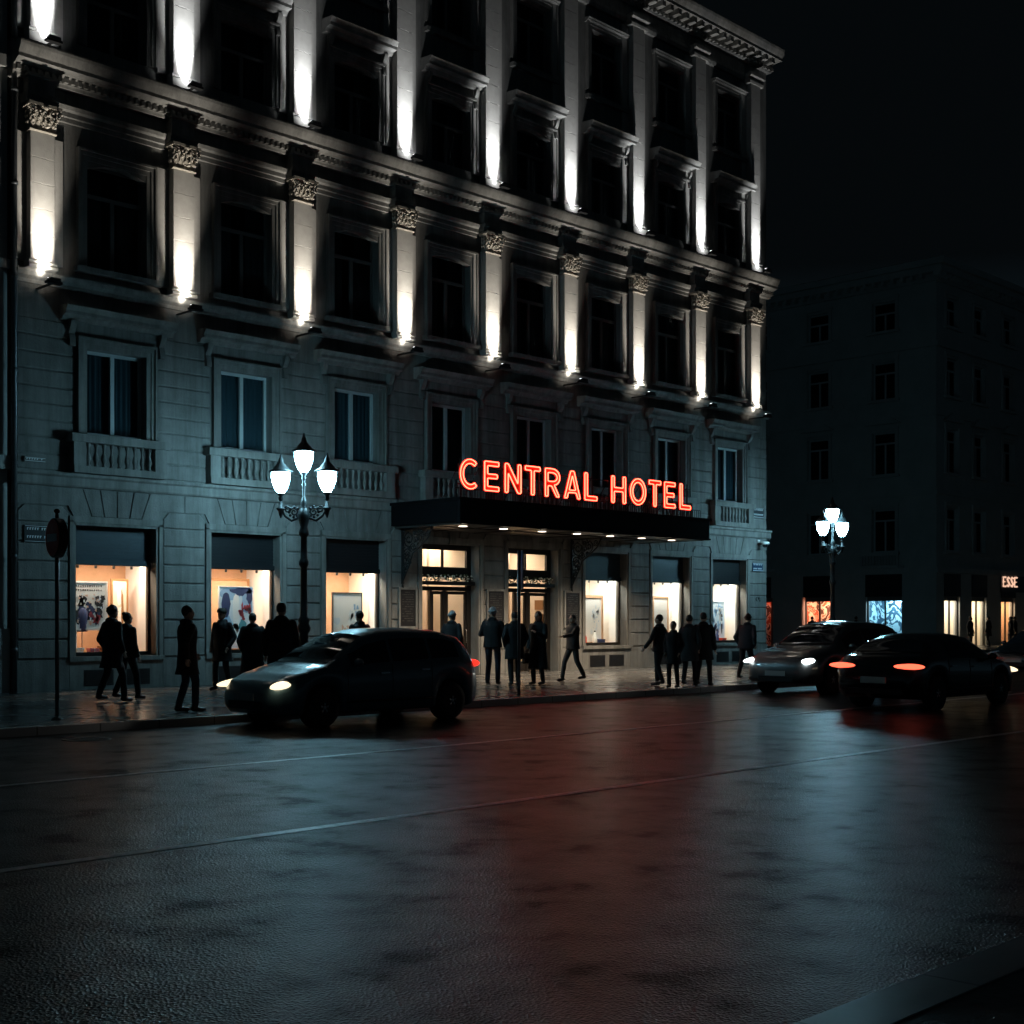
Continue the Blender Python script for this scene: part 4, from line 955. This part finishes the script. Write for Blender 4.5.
def person(lab, x, y, face, h=1.75, stride=0, coat='jacket', cc='black', tc_='charcoal', hair='short', hc='hairb', arms='down', lean=0, wide=1.1, bag=None, tuck=False):
    """face: heading in degrees (0=+X, 90=+Y)"""
    t = thing('person', lab, 'person', (x, y, PZ), R(face+90)); s = h/1.75; W = wide
    def V(a, b, c): return Vector((a*s, b*s, c*s))
    hipz = .93 - (abs(stride)*.12); hl = V(-.095, 0, hipz); hr = V(.095, 0, hipz)
    st = stride
    al = V(-.10, -st, .09 + (.0 if st >= 0 else .05)); ar = V(.10, st, .09+(.05 if st > .1 else 0))
    kl = (hl+al)/2+V(0, -.05-.04*abs(st), .01); kr = (hr+ar)/2+V(0, -.06-.08*abs(st), .01)
    ch = V(0, -lean*.6, 1.27); nk = V(0, -lean, 1.48); hd = V(0, -lean*1.15-.015, 1.635)
    sl = V(-.168*W, -lean*.85, 1.41); sr = V(.168*W, -lean*.85, 1.41)
    if arms == 'down': el, wl = V(-.235*W, .03, 1.13), V(-.245*W, -.05, .88); er, wr_ = V(.235*W, .03, 1.13), V(.245*W, -.05, .88)
    elif arms == 'swing': el, wl = V(-.24*W, .14, 1.15), V(-.25*W, .13, .9); er, wr_ = V(.24*W, -.08, 1.15), V(.24*W, -.25, .95)
    elif arms == 'pocket': el, wl = V(-.255*W, .06, 1.14), V(-.2*W, -.07, .93); er, wr_ = V(.255*W, .06, 1.14), V(.2*W, -.07, .93)
    elif arms == 'phone': el, wl = V(-.23*W, .03, 1.13), V(-.24*W, -.05, .88); er, wr_ = V(.24*W, -.08, 1.14), V(.12*W, -.28, 1.25)
    elif arms == 'reach': el, wl = V(-.24*W, .12, 1.15), V(-.25*W, .08, .9); er, wr_ = V(.22*W, -.22, 1.22), V(.16*W, -.46, 1.18)
    elif arms == 'folded': el, wl = V(-.27*W, -.03, 1.14), V(-.06, -.21, 1.16); er, wr_ = V(.27*W, -.03, 1.14), V(.06, -.22, 1.2)
    b = MB()
    b.ell(hd, (.076*s, .095*s, .115*s)); b.ell(hd+V(0, -.03, -.055), (.058*s, .065*s, .06*s)); b.ell(hd+V(0, -.095, -.02), (.013*s, .022*s, .028*s), nu=8, nv=6)
    for sx in (-1, 1): b.ell(hd+V(sx*.078, .01, -.01), (.012*s, .022*s, .032*s), nu=8, nv=6)
    b.ell(hd+V(0, -.085, -.07), (.028*s, .014*s, .012*s), nu=8, nv=6); b.ell(hd+V(0, -.086, .022), (.05*s, .014*s, .01*s), nu=8, nv=6)
    b.cap(nk-V(0, 0, .06), hd-V(0, -.01, .07), .058*s, .052*s)
    b.loft([(0, 0, z*s, rx_*s*W, ry_*s) for z, rx_, ry_ in ((.86, .13, .1), (.95, .155, .11), (1.08, .135, .095), (1.22, .15, .105), (1.34, .17, .11), (1.42, .15, .09), (1.48, .07, .06))] if not lean else
           [(0, -lean*s*max(0, (z-.95))/.53, z*s, rx_*s*W, ry_*s) for z, rx_, ry_ in ((.86, .13, .1), (.95, .155, .11), (1.08, .135, .095), (1.22, .15, .105), (1.34, .17, .11), (1.42, .15, .09), (1.48, .07, .06))])
    for S_, E__, Wr in ((sl, el, wl), (sr, er, wr_)):
        b.cap(S_, E__, .05*s, .04*s); b.cap(E__, Wr, .038*s, .027*s)
        d = (Wr-E__).normalized(); pc = Wr+d*.05*s; b.cap(Wr, pc, .026*s, .03*s); side = Vector((1, 0, 0)) if abs(d.x) < .7 else Vector((0, 0, 1)); side = (side-d*side.dot(d)).normalized(); curl = d.cross(side)
        inn = -1 if S_.x > 0 else 1
        fwd = Vector((0, -1, 0)); fwd = (fwd-d*fwd.dot(d)); fwd = fwd.normalized() if fwd.length > .1 else curl
        pin = d.cross(fwd)
        for k, ln_ in enumerate((.07, .08, .074, .058)):
            r0 = pc+fwd*(.03-.02*k)*s+d*.02*s; m1 = r0+d*ln_*.55*s+pin*.006*s; m2 = m1+d*ln_*.4*s+pin*.022*s*(1 if inn > 0 else -1)
            b.cap(r0, m1, .0095*s, .009*s, 8); b.cap(m1, m2, .009*s, .008*s, 8)
        tb_ = Wr+d*.02*s+fwd*.022*s; b.cap(tb_, tb_+fwd*.03*s+d*.03*s, .012*s, .010*s, 8); b.cap(tb_+fwd*.03*s+d*.03*s, tb_+fwd*.035*s+d*.06*s, .010*s, .009*s, 8)
    for h_, k_, a_ in ((hl, kl, al), (hr, kr, ar)):
        b.cap(h_, k_, .075*s, .052*s); b.cap(k_, a_, .05*s, .034*s); b.cap(a_+V(0, .03, -.04), a_+V(0, -.13, -.05), .036*s, .03*s)
    body = remesh(b, 'body', M['skin'], .011, t, 1)
    for sx in (-1, 1): MB().ell(hd+V(sx*.032, -.085, .005), (.012*s, .01*s, .009*s), nu=8, nv=6).obj('eye', M['dark'], t)
    tr = MB()
    tr.loft([(0, 0, z*s, rx_*s*W, ry_*s) for z, rx_, ry_ in ((.82, .13, .11), (.9, .17, .125), (1.0, .165, .12), (1.06, .15, .11))])
    for h_, k_, a_ in ((hl, kl, al), (hr, kr, ar)): tr.cap(h_, k_, .095*s, .07*s); tr.cap(k_, a_+V(0, .005, .03), .068*s, .06*s)
    remesh(tr, 'trousers', cloths[tc_], .016, t)
    for a_ in (al, ar):
        sh = MB(); sh.cap(a_+V(0, .04, -.035), a_+V(0, -.15, -.055), .047*s, .038*s); sh.cap(a_+V(0, .02, .02), a_+V(0, 0, -.04), .05*s, .05*s)
        remesh(sh, 'shoe', M['black'], .014, t, 1)
    hem = {'jacket': .84, 'coat': .62, 'long': .38}[coat]; fl = {'jacket': 0, 'coat': .02, 'long': .04}[coat]
    jk = MB(); zs_ = [hem, hem+.12, 1.0, 1.1, 1.22, 1.34, 1.42, 1.47, 1.52]
    if coat == 'jacket': zs_ = [hem, .93, 1.0, 1.1, 1.22, 1.34, 1.42, 1.47, 1.52]
    rxs = [.205+fl+abs(st)*.05, .2+fl*.7, .19, .187, .195, .205, .185, .115, .078]; rys = [.155+fl+abs(st)*.22*(coat != 'jacket'), .15+fl*.6, .145, .14, .15, .155, .135, .1, .08]
    jk.loft([(0, -lean*s*max(0, z-.95)/.53, z*s, a_*s*W, c_*s) for z, a_, c_ in zip(zs_, rxs, rys)])
    for S_, E__, Wr in ((sl, el, wl), (sr, er, wr_)): jk.cap(S_, E__, .066*s, .060*s); jk.cap(E__, Wr-(Wr-E__).normalized()*.01, .06*s, .048*s)
    jk.ell(V(0, -lean+.03, 1.49), (.105*s, .1*s, .055*s))
    remesh(jk, 'coat' if coat != 'jacket' else 'jacket', cloths[cc], .016, t)
    hr_ = MB(); hr_.ell(hd+V(0, .022, .03), (.088*s, .098*s, .102*s))
    if hair == 'long': hr_.cap(hd+V(0, .05, 0), hd+V(0, .07, -.2), .085*s, .07*s)
    elif hair == 'bun': hr_.ell(hd+V(0, .09, .09), (.05*s, .05*s, .05*s))
    elif hair == 'curly':
        r3 = random.Random(2)
        for k in range(40): a_ = r3.uniform(0, 6.28); b_ = r3.uniform(0, 1.4); hr_.ell(hd+V(.085*math.cos(a_)*math.cos(b_), .025+.09*math.sin(a_)*math.cos(b_), .02+.1*math.sin(b_)), (.03*s,)*3, nu=7, nv=5)
    elif hair == 'hat': hr_.loft([(hd.x, hd.y, hd.z+.04*s, .105*s, .12*s), (hd.x, hd.y, hd.z+.1*s, .095*s, .11*s), (hd.x, hd.y, hd.z+.14*s, .05*s, .06*s)])
    remesh(hr_, 'hair' if hair != 'hat' else 'hat', M[hc], .014, t, 1)
    if bag:
        bg_ = thing('handbag', bag, 'bag', (x, y, PZ), R(face+90)); q = MB()
        p = wl+V(-.02, 0, -.12); q.box(p.x-.05, p.x+.05, p.y-.16, p.y+.16, p.z-.26*s, p.z); bevel(q.obj('bag_body', cloths['brown'], bg_), .02, 3)
        MB().tube([(p.x, p.y-.1, p.z), (p.x, p.y-.06, p.z+.07), (p.x, p.y, p.z+.09), (p.x, p.y+.06, p.z+.07), (p.x, p.y+.1, p.z)], .01, 6).obj('strap', M['black'], bg_)
    return t
def lookcam(x, y): return math.degrees(math.atan2(-y, -x))
person('taller of the couple walking past the leftmost shop window', 12.75, 23.39, 10, 1.83, .2, 'coat', 'black', 'charcoal', 'curly', arms='pocket')
person('shorter, slimmer one of the couple walking past the leftmost shop window', 13.35, 23.9, 10, 1.70, .2, 'jacket', 'charcoal', 'black', 'bun', arms='down')
person('man in a thigh-length dark coat walking alone near the kerb before the first pier', 12.28, 19.97, -8, 1.80, .1, 'coat', 'black', 'denim', 'short', arms='swing', wide=1.12)
person('figure in a cap and short coat at the left of the second shop window', 16.63, 25.6, 200, 1.8, .12, 'coat', 'black', 'charcoal', 'hat', 'hairb', arms='pocket')
person('broad figure in a long coat at the right of the second shop window', 16.75, 24.6, 60, 1.7, 0, 'long', 'black', 'black', 'short', arms='pocket', wide=1.2)
person('tall man in a dark jacket just left of the nearest street lamp', 14.2, 19.95, 40, 1.87, .05, 'coat', 'black', 'charcoal', 'short', arms='down', wide=1.15)
person('person whose head shows above the car roof before the third shop window', 18.28, 22.8, 80, 1.75, .1, 'jacket', 'charcoal', 'denim', 'short', arms='down')
person('grey haired person seen above the car at the left entrance', 21.77, 23.64, 15, 1.76, .15, 'jacket', 'black', 'charcoal', 'curly', 'hairg', arms='pocket')
person('grey haired man in jeans standing left of the thin signpost', 22.7, 23.2, 30, 1.85, .08, 'jacket', 'black', 'denim', 'curly', 'hairg', arms='folded')
person('man in black standing directly behind the thin signpost', 22.75, 22.5, 60, 1.76, .06, 'coat', 'black', 'black', 'short', arms='pocket')
person('woman with long hair in a long dark coat before the right entrance', 23.35, 22.3, 190, 1.76, .05, 'long', 'black', 'black', 'long', arms='phone', bag='dark handbag held by the long haired woman at the right entrance')
person('man striding left with one arm held out, before the right menu board', 25.34, 22.98, 172, 1.69, .28, 'jacket', 'black', 'charcoal', 'short', arms='reach')
person('man with short hair standing before the second window from the right corner', 24.93, 19.85, 100, 1.68, .12, 'jacket', 'black', 'black', 'short', arms='swing')
person('short figure in a dark coat between the standing man and the close pair', 24.5, 19.1, 200, 1.52, .05, 'coat', 'black', 'black', 'short', arms='pocket', wide=.95)
person('left figure of the close pair before the pier near the right corner', 25.3, 19.25, 20, 1.67, .15, 'coat', 'charcoal', 'black', 'short', arms='pocket')
person('right figure of the close pair near the right corner, long dark coat', 25.72, 19.15, 20, 1.73, .2, 'coat', 'black', 'black', 'short', arms='down', wide=1.1)
person('blurred stooping figure in front of the right corner pier, behind the grey car', 28.95, 20.2, 5, 1.7, .2, 'jacket', 'greyblue', 'black', 'curly', arms='pocket', lean=.1, wide=1.15)
far_base = person('distant figure before the red lit far shop', 66.9, 42.1, 30, 1.72, .1, 'coat', 'black', 'black', 'short', arms='down')
for (x, y, rz, lab) in [(66.8, 39.2, 80, 'distant figure before the blue lit far shop'), (72.0, 35.0, 0, 'distant figure at the left of the far white lit shop doorway'), (73.4, 34.6, 180, 'distant figure at the right of the far white lit shop doorway'), (75.4, 34.2, 200, 'distant figure left of the far cream lit shop'), (76.6, 34.5, 20, 'distant figure right of the far cream lit shop'), (77.6, 33.2, 90, 'distant large figure on the pier left of the far glowing sign'), (79.6, 34.2, 130, 'distant figure under the far glowing shop sign')]:
    c = dup(far_base, None, (x, y, PZ), R(rz)); c['label'] = lab

# ------------------------------------------------------------ cars
def interp(tab, x):
    if x <= tab[0][0]: return tab[0][1]
    for (a, va), (b, vb) in zip(tab, tab[1:]):
        if x <= b: t = (x-a)/(b-a); t = t*t*(3-2*t)*.35+t*.65; return va+(vb-va)*t
    return tab[-1][1]
def car(name, lab, cat, loc, rz, paint, spec, lights=(6, 3), headspot=0, group='cars on the road'):
    L, top_, belt_, hwd, wx, WR, wins = spec['L'], spec['top'], spec['belt'], spec['hw'], spec['wx'], spec['wr'], spec['wins']
    t = thing(name, lab, cat, loc, rz, group)
    def ring(x):
        w_ = interp(hwd, x); tp = interp(top_, x); bl = min(interp(belt_, x), tp-.02); zb = interp(spec['bot'], x)
        for c in wx:
            d = abs(x-c)
            if d < WR+.055: zb = max(zb, WR+math.sqrt((WR+.055)**2-d*d))
        k = max(0, min(1, (tp-bl)/.45)); wr = (w_-.07)*(1-k)+(w_*.74)*k
        mz = zb+(bl-zb)*.45
        return [(0, zb), (w_-.1, zb), (w_-.015, zb+.04), (w_, mz), (w_+.004, zb+(bl-zb)*.72), (w_-.02, bl), (wr+(w_-.02-wr)*.12, tp-.13*k-.012), (wr-.06, tp-.045*k-.004), (wr*.5, tp-.01), (0, tp)]
    N = 96; xs = [L*k/N for k in range(N+1)]
    vs = []; fs = []; n = 10; m2 = 2*n-2
    for x in xs:
        r_ = ring(x); full = r_+[(-a, b) for a, b in r_[-2:0:-1]]
        vs += [(x, a, b) for a, b in full]
    for i in range(N):
        for k in range(m2): fs.append((i*m2+k, i*m2+(k+1)%m2, (i+1)*m2+(k+1)%m2, (i+1)*m2+k))
    fs += [tuple(range(m2)), tuple(N*m2+k for k in range(m2-1, -1, -1))]
    body = fix(MB().add(vs, fs, True).obj('body', paint, t))
    # glazing follows the body skin, a few millimetres proud
    def side_glass(a, b, sgn):
        q = MB(); vv = []; ff = []; K = 12
        for i in range(K+1):
            x = a+(b-a)*i/K; r_ = ring(x); p5, p6 = r_[5], r_[6]
            for tt in (.1, .5, .93): vv.append((x, sgn*(p5[0]+(p6[0]-p5[0])*tt+.008), p5[1]+(p6[1]-p5[1])*tt))
        for i in range(K):
            for k in range(2): ff.append((i*3+k, i*3+k+1, i*3+k+4, i*3+k+3))
        q.add(vv, ff, True).obj('side_window', M['carglass'], t)
    for a, b in wins:
        for sgn in (-1, 1): side_glass(a, b, sgn)
    def screen(a, b, nm):
        q = MB(); vv = []; ff = []; K = 10
        for i in range(K+1):
            x = a+(b-a)*i/K; r_ = ring(x); pts = [r_[7], r_[8], r_[9]]; row = [(p[0]*.96, p[1]) for p in pts]; full = row+[(-p[0], p[1]) for p in row[-2::-1]]
            vv += [(x+(-.004 if a < L/2 else .004), p[0], p[1]+.006) for p in full]
        for i in range(K):
            for k in range(4): ff.append((i*5+k, i*5+k+1, i*5+k+6, i*5+k+5))
        q.add(vv, ff, True).obj(nm, M['carglass'], t)
    screen(*spec['ws'], 'windscreen'); screen(*spec['rs'], 'rear_window')
    for sgn in (-1, 1):
        for c in wx:
            y0 = sgn*(interp(hwd, c)-.11); RXm = Matrix.Rotation(R(90), 3, 'X')
            wh = MB().lathe([(WR-.1, -.1), (WR-.02, -.1), (WR, -.07), (WR, .07), (WR-.02, .1), (WR-.1, .1)], (c, y0, WR), 28, True, RXm).obj('wheel', M['tyre'], t)
            rm = MB().lathe([(WR-.11, -.09), (WR-.085, -.09), (WR-.085, .09), (WR-.11, .09)], (c, y0, WR), 24, False, RXm)
            yo = y0+sgn*.085
            for k in range(5):
                an = 2*PI*k/5+.3; ca, sa = math.cos(an), math.sin(an)
                for off in (-.12, .12):
                    rm.tube([(c+.04*math.cos(an), yo, WR+.04*math.sin(an)), (c+(WR-.095)*math.cos(an+off), yo-sgn*.02, WR+(WR-.095)*math.sin(an+off))], .022, 6)
            rm.ell((c, yo, WR), (.05, .02, .05)); rm.obj('rim', M['rim'], wh)
            MB().lathe([(WR+.03, -.12), (WR+.03, .02)], (c, y0-sgn*.03, WR), 20, False, RXm).obj('wheel_well', M['dark'], t)
        # lamps
        hl_w = interp(hwd, .3)
        q = MB().ell((spec['hl'][0], sgn*(hl_w-.17), spec['hl'][1]), (.36, .15, .062), Matrix.Rotation(sgn*R(-20), 3, 'Z') @ Matrix.Rotation(R(-8), 3, 'Y'), 16, 10)
        q.obj('headlight', M[spec.get('hlm', 'headlamp')], t)
        tl_w = interp(hwd, L-.1)
        q = MB().ell((L-.09, sgn*(tl_w-.14), spec['tl']), (.11, spec.get('tlw', .2), spec.get('tlh', .07)), None, 16, 10); q.obj('taillight', M[spec.get('tlm', 'taillamp')], t)
        # mirrors, handles, seams
        mx = spec['ws'][0]+.45; yw = interp(hwd, mx)
        MB().ell((mx, sgn*(yw+.08), interp(belt_, mx)+.08), (.06, .1, .065)).tube([(mx, sgn*(yw-.03), interp(belt_, mx)+.02), (mx, sgn*(yw+.06), interp(belt_, mx)+.06)], .02, 6).obj('mirror', paint, t)
        for hx in spec['handles']:
            yy = sgn*(interp(hwd, hx)+.012); MB().box(hx-.09, hx+.09, min(yy, yy+sgn*.02), max(yy, yy+sgn*.02), interp(belt_, hx)-.14, interp(belt_, hx)-.115).obj('door_handle', M['chrome'], t)
        sm = MB()
        for hx in spec['seams']:
            pts = [(hx, sgn*(ring(hx)[k][0]+.003), ring(hx)[k][1]) for k in (2, 3, 4, 5)]; sm.tube(pts, .005, 4)
        st_ = [(wx[0]+WR+.12+(wx[1]-wx[0]-2*WR-.24)*k/8) for k in range(9)]
        sm.tube([(x, sgn*(interp(hwd, x)+.006), .38) for x in st_], .02, 5)
        sm.obj('side_trim', M['black'], t)
    fx = .02
    MB().box(-.012, .05, -.45, .45, .30, .42).obj('front_grille', M['black'], t)
    MB().box(-.03, -.012, -.26, .26, .43, .54).obj('front_plate', M['plate'], t)
    MB().box(L-.02, L+.03, -.26, .26, spec['tl']-.32, spec['tl']-.2).obj('rear_plate', M['plate'], t)
    MB().box(L-.05, L+.025, -.6, .6, .30, .40).obj('rear_bumper_trim', M['black'], t)
    if headspot:
        for sgn in (-1, 1): lamp('headlight_beam', 'SPOT', (-.12, sgn*.6, spec['hl'][1]), headspot, (1, .95, .85), t, (R(86), 0, R(90)), spot_size=R(55), spot_blend=.7, shadow_soft_size=.06)
    return t
M['headlamp'] = mat('headlamp_on', (1, .95, .85), .2, emit=(1, .80, .52), es=1.7)
M['headlamp2'] = mat('headlamp_white', (1, 1, 1), .2, emit=(.9, 1, 1), es=6)
M['headoff'] = mat('headlamp_off', (.5, .52, .55), .15, .3)
M['taillamp'] = mat('taillamp_on', (.6, .02, .01), .3, emit=(1, .035, .02), es=1.6)
M['tailbright'] = mat('taillamp_bright', (.6, .03, .02), .3, emit=(1, .10, .05), es=3)
M['paint1'] = mat('car_paint_dark_teal', (.10, .19, .23), .35, .1, coat=.8)
M['paint2'] = mat('car_paint_grey', (.14, .15, .155), .35, .6, coat=1)
M['paint3'] = mat('car_paint_black', (.008, .009, .011), .25, .3, coat=1)
M['paint4'] = mat('car_paint_deep_red', (.03, .008, .008), .3, .3, coat=1)
hatch = dict(L=4.35, top=[(0, .58), (.04, .66), (.15, .74), (.5, .86), (.95, .97), (1.05, 1.0), (1.5, 1.28), (1.85, 1.46), (2.3, 1.545), (2.9, 1.56), (3.5, 1.53), (3.95, 1.44), (4.1, 1.32), (4.25, 1.05), (4.31, .9), (4.35, .62)],
    belt=[(0, .5), (.15, .68), (.9, .9), (2, .95), (3.9, 1.02), (4.2, .92), (4.35, .55)], hw=[(0, .55), (.05, .66), (.15, .76), (.4, .84), (.9, .87), (3.7, .87), (4.1, .83), (4.28, .76), (4.35, .66)],
    bot=[(0, .3), (.2, .2), (4.1, .2), (4.35, .34)], wx=(.9, 3.62), wr=.31, wins=[(1.45, 2.25), (2.32, 3.1), (3.17, 3.8)], ws=(1.05, 1.85), rs=(3.98, 4.26), hl=(.3, .69), tl=.93, handles=(2.1, 2.98), seams=(1.35, 2.28, 3.14))
suv = dict(hatch); suv.update(L=4.6, top=[(0, .66), (.05, .78), (.15, .86), (.6, .98), (1.05, 1.06), (1.15, 1.1), (1.6, 1.4), (1.95, 1.58), (2.5, 1.66), (3.6, 1.63), (4.15, 1.52), (4.4, 1.15), (4.52, .95), (4.6, .66)],
    belt=[(0, .56), (.15, .76), (.9, .96), (2, 1.02), (4.1, 1.08), (4.45, .95), (4.6, .6)], hw=[(0, .6), (.05, .72), (.15, .82), (.4, .89), (.9, .92), (3.9, .92), (4.3, .88), (4.52, .82), (4.6, .7)], bot=[(0, .34), (.2, .26), (4.35, .26), (4.6, .38)],
    wx=(.95, 3.75), wr=.34, wins=[(1.55, 2.35), (2.42, 3.25), (3.32, 4.0)], ws=(1.15, 1.95), rs=(4.18, 4.5), hl=(.28, .78), tl=.98, hlm='headlamp2', handles=(2.2, 3.1), seams=(1.45, 2.38, 3.28))
sedan = dict(hatch); sedan.update(L=4.4, tl=.82, tlm='tailbright', tlh=.055, tlw=.33, top=[(0, .56), (.04, .64), (.15, .72), (.9, .92), (1.1, .97), (1.5, 1.2), (1.9, 1.38), (2.4, 1.44), (3.0, 1.43), (3.5, 1.32), (3.85, 1.12), (3.95, 1.06), (4.25, 1.02), (4.36, .94), (4.4, .62)],
    rs=(3.4, 3.9), wins=[(1.5, 2.25), (2.32, 3.0)], hw=[(0, .55), (.05, .66), (.15, .76), (.4, .85), (.9, .88), (3.7, .88), (4.15, .86), (4.33, .8), (4.4, .7)], belt=[(0, .5), (.15, .66), (.9, .86), (2, .91), (3.9, .96), (4.3, .88), (4.4, .55)], wx=(.9, 3.55))
car('parked_car', 'dark teal hatchback with lit headlights passing the hotel in the foreground', 'car', (11.95, 17.75, 0), 0, M['paint1'], hatch, headspot=30)
car('parked_car', 'grey sport utility car with white headlights facing left near the corner', 'car', (25.5, 17.0, 0), 0, M['paint2'], suv, headspot=25)
car('parked_car', 'black saloon car driving away to the right with two red taillights', 'car', (27.0, 12.9, 0), PI, M['paint3'], sedan)
car('parked_car', 'dark red saloon behind the black saloon at the right edge', 'car', (35.9, 13.0, 0), PI, M['paint4'], sedan)
sed2 = dict(sedan); sed2['hlm'] = 'headoff'; sed2['tlm'] = 'taillamp'
car('parked_car', 'black car furthest along the far kerb at the right edge', 'car', (38.5, 17.4, 0), 0, M['paint3'], sed2)
for o in C.objects:
    if o.name.startswith('parked_car'): o.name = o.name.replace('parked_car', 'car')
